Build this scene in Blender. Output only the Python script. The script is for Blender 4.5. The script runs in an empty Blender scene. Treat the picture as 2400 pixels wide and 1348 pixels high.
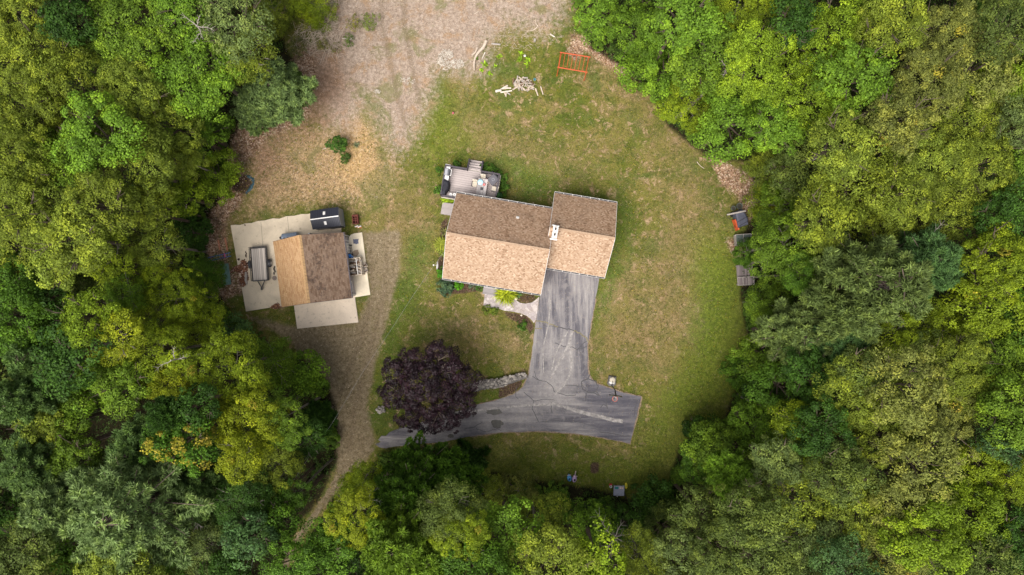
import bpy, math, random
import numpy as np
from mathutils import Vector, Matrix

# ------------------------------------------------------------------ camera, sky, sun, exposure
scene = bpy.context.scene
COL = scene.collection
H = 64.0
cam_data = bpy.data.cameras.new("camera")
cam_data.sensor_width = 36.0
cam_data.lens = 24.0
cam_data.clip_end = 2000.0
cam = bpy.data.objects.new("camera", cam_data)
cam.location = (0, 0, H)
cam.rotation_euler = (0, 0, 0)
COL.objects.link(cam)
scene.camera = cam

SUN_EL, SUN_AZ = math.radians(60), math.radians(208)     # azimuth clockwise from +Y (north): light from the lower left
world = bpy.data.worlds.new("World")
scene.world = world
world.use_nodes = True
wn = world.node_tree
sky = wn.nodes.new("ShaderNodeTexSky")
sky.sky_type = 'NISHITA'
sky.sun_disc = False
sky.sun_elevation = SUN_EL
sky.sun_rotation = SUN_AZ
sky.air_density = 1.0
sky.dust_density = 4.0
sky.ozone_density = 0.6
bg = wn.nodes["Background"]
bg.inputs[1].default_value = 0.112
hs = wn.nodes.new("ShaderNodeHueSaturation")          # thin overcast: greyer than a clear sky
hs.inputs['Saturation'].default_value = 0.35
wn.links.new(sky.outputs[0], hs.inputs['Color'])
wn.links.new(hs.outputs[0], bg.inputs[0])
sun_data = bpy.data.lights.new("sun", 'SUN')
sun_data.energy = 2.9
sun_data.angle = math.radians(48)
sun_data.color = (1.0, 0.95, 0.88)
sun = bpy.data.objects.new("sun", sun_data)
sd = Vector((math.sin(SUN_AZ) * math.cos(SUN_EL), math.cos(SUN_AZ) * math.cos(SUN_EL), math.sin(SUN_EL)))
sun.rotation_euler = sd.to_track_quat('Z', 'Y').to_euler()
COL.objects.link(sun)
scene.view_settings.view_transform = 'Standard'
scene.view_settings.look = 'None'
scene.view_settings.exposure = 0.70
scene.view_settings.gamma = 1.0

# ------------------------------------------------------------------ helpers
R = math.radians
rng = np.random.default_rng(7)
random.seed(7)

def P(px, py, z=0.0):
    """a pixel of the 2400-wide photograph seen at height z -> a point"""
    k = (H - z) / H / 25.0
    return Vector(((px - 1200) * k, -(py - 674) * k, z))

def lin(c):
    return tuple(((v / 255.0) / 12.92 if v / 255.0 <= 0.04045 else ((v / 255.0 + 0.055) / 1.055) ** 2.4) for v in c)

class N:
    """small node-graph writer"""
    def __init__(s, name, rough=0.8, spec=0.3, metallic=0.0):
        s.m = bpy.data.materials.new(name); s.m.use_nodes = True
        s.t = s.m.node_tree; s.b = s.t.nodes["Principled BSDF"]
        s.b.inputs['Roughness'].default_value = rough
        s.b.inputs['Specular IOR Level'].default_value = spec
        s.b.inputs['Metallic'].default_value = metallic
    def new(s, typ, **kw):
        n = s.t.nodes.new(typ)
        for k, v in kw.items(): setattr(n, k, v)
        return n
    def put(s, sock, v):
        if isinstance(v, bpy.types.NodeSocket): s.t.links.new(v, sock)
        elif v is not None:
            if isinstance(v, (tuple, list)) and len(v) == 3 and sock.type == 'RGBA': v = (*v, 1)
            sock.default_value = v
    def coords(s, kind='Object'):
        return s.new('ShaderNodeTexCoord').outputs[kind]
    def noise(s, vec, scale, detail=3.0, rough=0.6, dist=0.0):
        n = s.new('ShaderNodeTexNoise'); s.put(n.inputs['Vector'], vec)
        n.inputs['Scale'].default_value = scale; n.inputs['Detail'].default_value = detail
        n.inputs['Roughness'].default_value = rough; n.inputs['Distortion'].default_value = dist
        return n.outputs['Fac']
    def math(s, op, a, b=None, c=None, clamp=False):
        n = s.new('ShaderNodeMath', operation=op, use_clamp=clamp)
        s.put(n.inputs[0], a); s.put(n.inputs[1], b); s.put(n.inputs[2], c)
        return n.outputs[0]
    def mix(s, f, a, b, mode='MIX'):
        n = s.new('ShaderNodeMix', data_type='RGBA', blend_type=mode)
        s.put(n.inputs[0], f); s.put(n.inputs[6], a); s.put(n.inputs[7], b)
        return n.outputs[2]
    def ramp(s, f, stops, mode='LINEAR'):
        n = s.new('ShaderNodeValToRGB'); s.put(n.inputs[0], f)
        n.color_ramp.interpolation = mode
        e = n.color_ramp.elements
        while len(e) < len(stops): e.new(0.5)
        for i, (p, c) in enumerate(stops):
            e[i].position = p; e[i].color = (*c, 1) if len(c) == 3 else c
        return n.outputs[0]
    def step(s, f, lo, hi):
        n = s.new('ShaderNodeMapRange', interpolation_type='SMOOTHSTEP')
        s.put(n.inputs[0], f); n.inputs[1].default_value = lo; n.inputs[2].default_value = hi
        return n.outputs[0]
    def bump(s, h, strength=0.3, dist=0.02):
        n = s.new('ShaderNodeBump'); s.put(n.inputs['Height'], h)
        n.inputs['Strength'].default_value = strength; n.inputs['Distance'].default_value = dist
        s.t.links.new(n.outputs[0], s.b.inputs['Normal'])
    def base(s, c): s.put(s.b.inputs['Base Color'], c); return s

def sc3(c, k): return tuple(min(0.95, v * k) for v in c)

def simple(name, c, rough=0.7, spec=0.3, var=0.2, scale=6.0, metallic=0.0, bump=0.15):
    n = N(name, rough, spec, metallic)
    co = n.coords()
    f = n.noise(co, scale, 4, 0.65)
    n.base(n.ramp(f, [(0.3, sc3(c, 1 - var)), (0.7, sc3(c, 1 + var))]))
    if bump: n.bump(n.noise(co, scale * 4, 2), bump, 0.01)
    return n.m

# ---- mesh builder
def rot_to(d):
    return Vector(d).to_track_quat('Z', 'Y').to_matrix()

class MB:
    def __init__(s): s.v = []; s.f = []
    def add(s, vs, fs):
        o = len(s.v); s.v += [tuple(v) for v in vs]; s.f += [tuple(i + o for i in f) for f in fs]; return s
    def box(s, c, d, rz=0.0, M=None):
        x, y, z = d[0] / 2, d[1] / 2, d[2] / 2
        vs = [Vector((i * x, j * y, k * z)) for k in (-1, 1) for j in (-1, 1) for i in (-1, 1)]
        if M is None: M = Matrix.Rotation(rz, 3, 'Z')
        vs = [M @ v + Vector(c) for v in vs]
        return s.add(vs, [(0, 2, 3, 1), (4, 5, 7, 6), (0, 1, 5, 4), (2, 6, 7, 3), (0, 4, 6, 2), (1, 3, 7, 5)])
    def bar(s, a, b, w, h):
        a = Vector(a); b = Vector(b); d = b - a; L = d.length
        x = d.normalized(); up = Vector((0, 0, 1)) if abs(x.z) < 0.95 else Vector((1, 0, 0))
        y = up.cross(x).normalized(); z = x.cross(y)
        M = Matrix((x, y, z)).transposed()
        return s.box((a + b) / 2, (L, w, h), M=M)
    def tube(s, pts, rad, n=8, caps=True):
        pts = [Vector(p) for p in pts]; k = len(pts)
        if not isinstance(rad, (list, tuple)): rad = [rad] * k
        vs = []; fs = []
        for i, p in enumerate(pts):
            d = (pts[min(i + 1, k - 1)] - pts[max(i - 1, 0)])
            M = rot_to(d)
            for j in range(n):
                a = 2 * math.pi * j / n
                vs.append(p + M @ Vector((math.cos(a) * rad[i], math.sin(a) * rad[i], 0)))
        for i in range(k - 1):
            for j in range(n):
                fs.append((i * n + j, i * n + (j + 1) % n, (i + 1) * n + (j + 1) % n, (i + 1) * n + j))
        if caps:
            fs.append(tuple(range(n - 1, -1, -1))); fs.append(tuple((k - 1) * n + j for j in range(n)))
        return s.add(vs, fs)
    def cyl(s, a, b, r0, r1=None, n=12): return s.tube([a, b], [r0, r0 if r1 is None else r1], n)
    def lathe(s, prof, c=(0, 0, 0), n=20, sx=1.0, sy=1.0):
        vs = []; fs = []; k = len(prof)
        for r, z in prof:
            for j in range(n):
                a = 2 * math.pi * j / n
                vs.append((c[0] + math.cos(a) * r * sx, c[1] + math.sin(a) * r * sy, c[2] + z))
        for i in range(k - 1):
            for j in range(n):
                fs.append((i * n + j, i * n + (j + 1) % n, (i + 1) * n + (j + 1) % n, (i + 1) * n + j))
        fs.append(tuple(range(n - 1, -1, -1))); fs.append(tuple((k - 1) * n + j for j in range(n)))
        return s.add(vs, fs)
    def ring(s, c, Rr, r, n=20, m=6, sx=1, sy=1):
        vs = []; fs = []
        for i in range(n):
            a = 2 * math.pi * i / n
            for j in range(m):
                b = 2 * math.pi * j / m
                vs.append((c[0] + sx * math.cos(a) * (Rr + r * math.cos(b)), c[1] + sy * math.sin(a) * (Rr + r * math.cos(b)), c[2] + r * math.sin(b)))
        for i in range(n):
            for j in range(m):
                fs.append((i * m + j, ((i + 1) % n) * m + j, ((i + 1) % n) * m + (j + 1) % m, i * m + (j + 1) % m))
        return s.add(vs, fs)
    def prism(s, poly, z0, z1):
        n = len(poly)
        ar = sum(poly[i][0] * poly[(i + 1) % n][1] - poly[(i + 1) % n][0] * poly[i][1] for i in range(n))
        if ar < 0: poly = poly[::-1]
        vs = [(p[0], p[1], z0) for p in poly] + [(p[0], p[1], z1) for p in poly]
        fs = [tuple(range(n - 1, -1, -1)), tuple(range(n, 2 * n))]
        fs += [(i, (i + 1) % n, n + (i + 1) % n, n + i) for i in range(n)]
        return s.add(vs, fs)
    def rock(s, c, d, seed=0, rz=0.0, rough=0.22, n=7, m=5):
        r = random.Random(seed); vs = []; fs = []
        top = None
        for i in range(1, m):
            th = math.pi * i / m
            for j in range(n):
                a = 2 * math.pi * j / n + rz; k = 1 + r.uniform(-rough, rough)
                p = Vector((math.cos(a) * math.sin(th) * d[0] / 2 * k, math.sin(a) * math.sin(th) * d[1] / 2 * k, math.cos(th) * d[2] / 2 * k))
                vs.append(Vector(c) + p)
        vs.append(Vector(c) + Vector((0, 0, d[2] / 2))); vs.append(Vector(c) - Vector((0, 0, d[2] / 2)))
        q = len(vs)
        for i in range(m - 2):
            for j in range(n):
                fs.append((i * n + j, (i + 1) * n + j, (i + 1) * n + (j + 1) % n, i * n + (j + 1) % n))
        for j in range(n):
            fs.append((q - 2, j, (j + 1) % n)); fs.append((q - 1, (m - 2) * n + (j + 1) % n, (m - 2) * n + j))
        return s.add(vs, fs)
    def obj(s, name, mat, parent=None, smooth=False, bevel=0.0):
        me = bpy.data.meshes.new(name); me.from_pydata(s.v, [], s.f); me.update()
        if mat: me.materials.append(mat)
        if smooth: me.polygons.foreach_set('use_smooth', [True] * len(me.polygons))
        o = bpy.data.objects.new(name, me); COL.objects.link(o)
        if parent: o.parent = parent
        if bevel:
            b = o.modifiers.new('bevel', 'BEVEL'); b.width = bevel; b.segments = 2; b.limit_method = 'ANGLE'
        return o

def tag(o, label=None, cat=None, group=None, kind=None):
    if label: o['label'] = label
    if cat: o['category'] = cat
    if group: o['group'] = group
    if kind: o['kind'] = kind
    return o

def thing(name, label, cat, loc=(0, 0, 0), rz=0.0, group=None):
    o = bpy.data.objects.new(name, None); COL.objects.link(o)
    o.empty_display_size = 0.2
    o.location = loc; o.rotation_euler = (0, 0, rz)
    return tag(o, label, cat, group)

def copy_tree(o, parent=None):
    c = o.copy(); COL.objects.link(c)
    if parent: c.parent = parent
    for ch in [x for x in o.children]: copy_tree(ch, c)
    return c

def sdf_poly(X, Y, poly):
    """signed distance (negative inside) of arrays X, Y to a polygon"""
    d = np.full(X.shape, 1e9); inside = np.zeros(X.shape, bool); n = len(poly)
    for i in range(n):
        x0, y0 = poly[i]; x1, y1 = poly[(i + 1) % n]
        ex, ey = x1 - x0, y1 - y0
        t = np.clip(((X - x0) * ex + (Y - y0) * ey) / (ex * ex + ey * ey + 1e-9), 0, 1)
        d = np.minimum(d, np.hypot(X - x0 - t * ex, Y - y0 - t * ey))
        c = (y0 > Y) != (y1 > Y)
        with np.errstate(divide='ignore', invalid='ignore'):
            xi = x0 + (Y - y0) * ex / (ey if ey != 0 else 1e-9)
        inside ^= c & (X < xi)
    return np.where(inside, -d, d)

# ------------------------------------------------------------------ layout of the ground (pixels of the photo at ground level)
CLEAR = [(690, -900), (650, 60), (690, 150), (715, 200), (700, 270), (560, 290), (530, 370), (545, 430), (500, 490), (480, 540), (505, 680), (560, 760), (640, 810),
         (740, 860), (770, 900), (790, 980), (790, 1080), (750, 1170), (700, 1230), (630, 1400), (655, 1400), (728, 1250), (785, 1170), (900, 1060), (1060, 1050),
         (1120, 1100), (1300, 1132), (1385, 1142), (1480, 1172), (1560, 1160), (1590, 1050), (1700, 980), (1730, 900), (1750, 780), (1735, 700), (1740, 550), (1780, 480),
         (1750, 380), (1660, 370), (1570, 300), (1530, 230), (1480, 170), (1380, 110), (1330, -60), (1330, -900)]
DIRT = [(780, -900), (1330, -900), (1325, 40), (1270, 80), (1200, 60), (1150, 100), (1140, 165), (1105, 180), (1030, 165), (1005, 235), (965, 330), (930, 360), (905, 320),
        (860, 240), (820, 300), (770, 300), (735, 240), (705, 200), (720, 120), (760, 60)]
LITTER = [[(690, 120), (730, 110), (745, 180), (720, 280), (630, 320), (575, 380), (570, 470), (530, 520), (535, 620), (560, 690), (480, 720), (460, 500), (520, 300), (680, 260)],
          [(1655, 350), (1700, 380), (1740, 400), (1800, 420), (1800, 520), (1745, 520), (1730, 460), (1690, 430)],
          [(1340, 80), (1400, 90), (1500, 130), (1500, 190), (1430, 160), (1370, 120), (1350, 140), (1330, 120)],
          [(540, 640), (575, 622), (572, 680), (560, 690)], 
          [(1700, 560), (1730, 560), (1760, 600), (1740, 620), (1712, 590)]]
STRAW = [(560, 330), (760, 300), (860, 250), (905, 330), (935, 400), (900, 470), (820, 480), (700, 480), (600, 510), (560, 520), (590, 420)]
GOLD = [[(790, 320), (850, 270), (890, 330), (880, 420), (820, 440), (780, 400)], [(1240, 55), (1290, 45), (1310, 75), (1250, 90)]]
GRAVEL = [(850, 545), (940, 540), (935, 640), (905, 760), (880, 850), (860, 960), (880, 1040), (830, 1110), (790, 1100), (770, 1000), (745, 880), (680, 800), (590, 745), (690, 765), (840, 750), (868, 690)]
ROAD = [(800, 1050), (782, 1120), (748, 1180), (710, 1235), (662, 1300), (625, 1400), (650, 1400), (690, 1290), (732, 1225), (774, 1170), (830, 1110), (880, 1050)]
RUTS = [[(880, -900), (892, -900), (902, 60), (930, 180), (958, 300), (944, 300), (915, 180), (888, 60)], [(935, -900), (948, -900), (955, 60), (975, 160), (990, 240), (975, 245), (960, 160), (940, 60)],
        [(905, 560), (914, 560), (905, 700), (872, 820), (838, 960), (825, 1060), (812, 1060), (826, 950), (860, 820), (893, 700)], [(870, 560), (878, 560), (872, 740), (842, 820), (802, 920), (792, 920), (830, 820), (862, 730)]]
REDSOIL = [[(690, 110), (800, 130), (830, 200), (770, 300), (700, 330), (600, 400), (560, 380), (690, 250)], [(560, 320), (640, 300), (680, 380), (600, 440)]]
RICH = [[(1620, 560), (1760, 520), (1770, 760), (1740, 920), (1600, 1180), (1100, 1130), (1080, 1050), (1480, 1060), (1560, 900), (1640, 760)], [(1000, 200), (1060, 230), (1100, 330), (1000, 380), (980, 300)]]
DRY = [[(935, 420), (1000, 420), (990, 560), (960, 640), (900, 560), (900, 480)], [(1000, 730), (1130, 730), (1240, 790), (1220, 850), (1120, 830), (1000, 800)],
       [(1380, 780), (1460, 700), (1520, 560), (1580, 430), (1480, 260), (1620, 330), (1690, 480), (1650, 640), (1620, 780), (1560, 880), (1440, 850), (1390, 850)],
       [(1060, 250), (1180, 290), (1300, 330), (1400, 380), (1380, 420), (1200, 380), (1080, 330)], [(1070, 1060), (1180, 1060), (1190, 1110), (1090, 1100)],
       [(1490, 1010), (1570, 1060), (1590, 1160), (1530, 1130)]]
LUSH_SHADE = [[(1290, 430), (1230, 470), (1190, 400), (1130, 390), (1180, 360), (1300, 420)], [(950, 560), (1010, 540), (1000, 640), (960, 700), (920, 830), (890, 900), (890, 1000), (870, 990), (900, 820), (935, 700)],  # lush grass; beside house and right woods the dark green is painted shade
        [(1450, 460), (1480, 480), (1475, 560), (1440, 680), (1400, 760), (1382, 760), (1410, 650)], [(1120, 935), (1168, 908), (1170, 930), (1100, 950)],
        [(1120, 130), (1200, 150), (1230, 190), (1180, 190), (1120, 180)], [(700, 520), (570, 520), (600, 505), (730, 488)],
        [(1640, 620), (1730, 600), (1745, 760), (1680, 880), (1620, 980), (1550, 950), (1620, 850)], [(1020, 170), (1040, 180), (1060, 230), (1010, 300), (1000, 240)]]
MULCH = [[(1205, 690), (1250, 690), (1258, 700), (1240, 712), (1215, 706)], [(1175, 728), (1235, 740), (1252, 765), (1243, 785), (1232, 765), (1190, 745)],
         [(1030, 645), (1070, 655), (1132, 668), (1128, 682), (1085, 688), (1040, 690)], [(1170, 905), (1225, 890), (1222, 905), (1200, 925), (1168, 934)], [(1034, 520), (1050, 510), (1037, 640), (1026, 640)],
         [(545, 405), (585, 412), (592, 440), (575, 455), (545, 445)], [(1384, 1084), (1405, 1084), (1403, 1110), (1384, 1110)]]

ax = np.concatenate([[-600, -300, -150, -90], np.arange(-56, 56.01, 0.28), [90, 150, 300, 600]])
ay = np.concatenate([[-600, -300, -150, -60], np.arange(-34, 34.01, 0.28), [60, 150, 300, 600]])
GX, GY = np.meshgrid(ax, ay)
PX, PY = GX * 25 + 1200, 674 - GY * 25
def soft(poly, w): return np.clip(0.5 - sdf_poly(PX, PY, poly) / (2 * w), 0, 1)
def softs(polys, w):
    r = np.zeros(PX.shape)
    for p in polys: r = np.maximum(r, soft(p, w))
    return r
z_dirt, z_lit, z_straw = soft(DIRT, 70), softs(LITTER, 26), soft(STRAW, 65)
z_lush_shade, z_dry, z_grav = softs(LUSH_SHADE, 60), softs(DRY, 110), np.maximum(soft(GRAVEL, 26), soft(ROAD, 12))
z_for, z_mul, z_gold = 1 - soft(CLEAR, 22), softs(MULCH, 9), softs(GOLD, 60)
GZ = (np.sin(GX * 0.9 + 1.3 * np.sin(GY * 0.5)) + np.sin(GY * 1.1 + GX * 0.3)) * 0.018
GZ[(np.abs(GX) > 57) | (np.abs(GY) > 35)] = 0
z_rut = softs(RUTS, 9); z_red = softs(REDSOIL, 70); z_rich = softs(RICH, 80)
nx, ny = len(ax), len(ay)
verts = np.stack([GX.ravel(), GY.ravel(), GZ.ravel() - 0.04], 1)
ii = np.arange((nx) * (ny)).reshape(ny, nx)
faces = np.stack([ii[:-1, :-1].ravel(), ii[:-1, 1:].ravel(), ii[1:, 1:].ravel(), ii[1:, :-1].ravel()], 1)

def np_mesh(name, verts, faces, mats=(), attrs=None, smooth=False):
    me = bpy.data.meshes.new(name)
    nv, nf, k = len(verts), len(faces), faces.shape[1]
    me.vertices.add(nv); me.vertices.foreach_set('co', np.ascontiguousarray(verts, dtype=np.float32).ravel())
    me.loops.add(nf * k); me.loops.foreach_set('vertex_index', faces.astype(np.int32).ravel())
    me.polygons.add(nf); me.polygons.foreach_set('loop_start', np.arange(0, nf * k, k, dtype=np.int32))
    me.update(calc_edges=True)
    for m in mats: me.materials.append(m)
    for an, arr in (attrs or {}).items():
        a = me.color_attributes.new(an, 'FLOAT_COLOR', 'POINT')
        full = np.ones((nv, 4), np.float32); full[:, :arr.shape[1]] = arr
        a.data.foreach_set('color', full.ravel())
    if smooth: me.polygons.foreach_set('use_smooth', np.ones(nf, bool))
    return me

def ground_material():
    n = N("ground_cover", 0.95, 0.1)
    co = n.coords()
    def attr(name):
        a = n.new('ShaderNodeAttribute', attribute_name=name); sp = n.new('ShaderNodeSeparateColor')
        n.t.links.new(a.outputs['Color'], sp.inputs[0]); return sp.outputs
    A, B, C, D = attr('zone_a'), attr('zone_b'), attr('zone_c'), attr('zone_d')
    n_big = n.noise(co, 0.16, 5, 0.62, 0.6)
    n_mid = n.noise(co, 0.75, 6, 0.68, 0.4)
    n_sml = n.noise(co, 3.2, 5, 0.7)
    n_fin = n.noise(co, 11.0, 3, 0.75)
    n_gr = n.noise(co, 22.0, 2, 0.8)
    off = n.new('ShaderNodeVectorMath', operation='ADD'); n.put(off.inputs[0], co); off.inputs[1].default_value = (37, 11, 5)
    n_b2 = n.noise(off.outputs[0], 0.33, 5, 0.62, 0.5)
    def mask(w, k=0.9, lo=0.36, hi=0.64):
        f = n.math('MULTIPLY_ADD', n.math('SUBTRACT', n.math('MULTIPLY_ADD', n_sml, 0.5, n.math('MULTIPLY', n_mid, 0.5)), 0.5), k, w)
        return n.step(f, lo, hi)
    # grass
    g = n.ramp(n_big, [(0.36, (0.072, 0.095, 0.013)), (0.46, (0.115, 0.122, 0.022)), (0.56, (0.160, 0.138, 0.038)), (0.66, (0.225, 0.165, 0.075))])
    g = n.mix(n.math('MULTIPLY', n.step(n_mid, 0.50, 0.62), 0.8), g, (0.20, 0.145, 0.065))
    g = n.mix(n.math('MULTIPLY', n.step(n_mid, 0.60, 0.66), 0.7), g, (0.36, 0.25, 0.155))
    g = n.mix(n.math('MULTIPLY', n.step(n_sml, 0.5, 0.64), 0.55), g, (0.085, 0.105, 0.02))
    g = n.mix(n.math('MULTIPLY', n.step(n_b2, 0.52, 0.66), 0.75), g, (0.075, 0.105, 0.022))
    g = n.mix(n.math('MULTIPLY', n.step(n.noise(off.outputs[0], 0.62, 6, 0.7, 0.8), 0.50, 0.60), 0.65), g, (0.058, 0.082, 0.013))
    g = n.mix(n.math('MULTIPLY', n.step(n.noise(off.outputs[0], 1.3, 5, 0.72, 0.5), 0.575, 0.64), 0.75), g, (0.36, 0.25, 0.155))
    g = n.mix(n.math('MULTIPLY', mask(B[1], 1.1, .22, .95), 0.62), g, n.ramp(n_sml, [(0.35, (0.135, 0.098, 0.042)), (0.65, (0.29, 0.195, 0.105))]))
    g = n.mix(mask(B[0], 1.3, .22, .95), g, n.ramp(n_sml, [(0.35, (0.048, 0.082, 0.014)), (0.65, (0.095, 0.14, 0.022))]))
    g = n.mix(n.math('MULTIPLY', mask(D[1], 1.3, .2, .9), 0.8), g, n.ramp(n_sml, [(0.35, (0.075, 0.100, 0.012)), (0.5, (0.115, 0.145, 0.017)), (0.65, (0.160, 0.180, 0.026))]))
    # straw-coloured thin grass
    st = n.ramp(n_sml, [(0.3, (0.19, 0.125, 0.065)), (0.5, (0.32, 0.215, 0.115)), (0.7, (0.45, 0.32, 0.185))])
    st = n.mix(n.step(n_b2, 0.5, 0.62), st, (0.20, 0.16, 0.07))
    g = n.mix(mask(A[2], 1.4, .25, .8), g, st)
    g = n.mix(n.math('MULTIPLY', mask(C[2], 1.3, .3, .9), 0.4), g, n.ramp(n_sml, [(0.3, (0.36, 0.21, 0.06)), (0.7, (0.55, 0.37, 0.17))]))
    # bare sandy dirt
    di = n.ramp(n_sml, [(0.28, (0.20, 0.145, 0.11)), (0.5, (0.31, 0.238, 0.185)), (0.72, (0.43, 0.35, 0.29))])
    di = n.mix(n.step(n_mid, 0.50, 0.66), di, (0.30, 0.20, 0.125))
    di = n.mix(n.math('MULTIPLY', n.step(n_b2, 0.57, 0.68), 0.7), di, (0.15, 0.145, 0.055))
    g = n.mix(mask(A[0], 1.5, .22, .78), g, di)
    g = n.mix(n.math('MULTIPLY', mask(D[0], 1.3, .25, .9), 0.8), g, n.ramp(n_sml, [(0.3, (0.15, 0.085, 0.05)), (0.55, (0.27, 0.165, 0.105)), (0.72, (0.38, 0.26, 0.19))]))
    gv = n.ramp(n_sml, [(0.3, (0.12, 0.09, 0.048)), (0.5, (0.20, 0.155, 0.095)), (0.72, (0.28, 0.225, 0.15))])
    gv = n.mix(n.math('MULTIPLY', n.step(n_mid, 0.52, 0.7), 0.6), gv, (0.16, 0.135, 0.06))
    g = n.mix(mask(B[2], 0.6), g, gv)
    g = n.mix(n.math('MULTIPLY', mask(D[2], 1.0, .3, .9), 0.5), g, (0.15, 0.11, 0.07))
    # leaf litter: small cells of pale and brown leaves
    vo = n.new('ShaderNodeTexVoronoi'); n.put(vo.inputs['Vector'], co); vo.inputs['Scale'].default_value = 9.0
    sp = n.new('ShaderNodeSeparateColor'); n.t.links.new(vo.outputs['Color'], sp.inputs[0])
    li = n.ramp(sp.outputs[0], [(0.0, (0.13, 0.07, 0.042)), (0.4, (0.28, 0.165, 0.10)), (0.75, (0.42, 0.285, 0.19)), (1.0, (0.62, 0.48, 0.37))])
    li = n.mix(n.step(n_mid, 0.5, 0.66), li, (0.13, 0.085, 0.055))
    g = n.mix(mask(A[1]), g, li)
    g = n.mix(mask(C[1], 0.4), g, n.ramp(n_fin, [(0.35, (0.045, 0.028, 0.02)), (0.7, (0.13, 0.085, 0.055))]))
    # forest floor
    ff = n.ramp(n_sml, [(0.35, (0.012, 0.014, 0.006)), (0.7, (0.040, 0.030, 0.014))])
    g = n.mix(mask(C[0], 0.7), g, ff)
    # blade / grain scale variation
    k = n.math('MULTIPLY_ADD', n_fin, 1.6, -0.43)
    k = n.math('MULTIPLY_ADD', n.noise(co, 5.5, 3, 0.7), 1.3, k)
    k = n.math('MULTIPLY', k, n.math('MULTIPLY_ADD', n_gr, 1.7, 0.12))
    kk = n.new('ShaderNodeCombineColor'); [n.put(kk.inputs[i], k) for i in range(3)]
    g = n.mix(n.math('SUBTRACT', 0.78, n.math('MULTIPLY', A[0], 0.22)), g, kk.outputs[0], 'MULTIPLY')
    # pale chips
    ch = n.new('ShaderNodeTexVoronoi'); n.put(ch.inputs['Vector'], co); ch.inputs['Scale'].default_value = 1.8
    chip = n.math('MULTIPLY', n.step(ch.outputs['Distance'], 0.085, 0.05), n.step(n_b2, 0.40, 0.5))
    chip = n.math('MULTIPLY', chip, n.step(n.math('MAXIMUM', A[0], n.math('MAXIMUM', A[2], n.math('MULTIPLY', B[2], 0.6))), 0.1, 0.6))
    g = n.mix(chip, g, (0.55, 0.44, 0.32))
    n.base(g)
    n.bump(n.math('MULTIPLY_ADD', n_fin, 1.0, n.math('MULTIPLY', n_sml, 0.8)), 0.9, 0.06)
    return n.m

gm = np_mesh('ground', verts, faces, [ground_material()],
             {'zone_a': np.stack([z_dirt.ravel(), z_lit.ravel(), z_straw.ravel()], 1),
              'zone_b': np.stack([z_lush_shade.ravel(), z_dry.ravel(), z_grav.ravel()], 1),
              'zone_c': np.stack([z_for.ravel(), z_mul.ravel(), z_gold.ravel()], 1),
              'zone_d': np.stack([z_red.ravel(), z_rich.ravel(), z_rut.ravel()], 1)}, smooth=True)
ground = bpy.data.objects.new('ground', gm); COL.objects.link(ground)
tag(ground, kind='structure')

# ------------------------------------------------------------------ driveway, walk, concrete
def smooth_poly(pts, it=2):
    for _ in range(it):
        q = []
        for i in range(len(pts)):
            a, b = pts[i], pts[(i + 1) % len(pts)]
            d = math.hypot(a[0] - b[0], a[1] - b[1])
            if d < 60:
                q += [(a[0] * .75 + b[0] * .25, a[1] * .75 + b[1] * .25), (a[0] * .25 + b[0] * .75, a[1] * .25 + b[1] * .75)]
            else: q += [a, b]
        pts = q
    return pts

def ragged(pts, step=8, amp=1.0, seed=1):
    r = random.Random(seed); out = []
    for i in range(len(pts)):
        a, b = pts[i], pts[(i + 1) % len(pts)]
        d = math.hypot(a[0] - b[0], a[1] - b[1]); m = max(1, int(d / step))
        for j in range(m):
            t = j / m
            out.append((a[0] + (b[0] - a[0]) * t + r.uniform(-amp, amp), a[1] + (b[1] - a[1]) * t + r.uniform(-amp, amp)))
    return out

def slab(name, pts, z0, z1, mat, parent=None):
    mb = MB(); mb.prism([tuple(P(x, y))[:2] for x, y in pts], z0, z1)
    return mb.obj(name, mat, parent)

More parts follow.
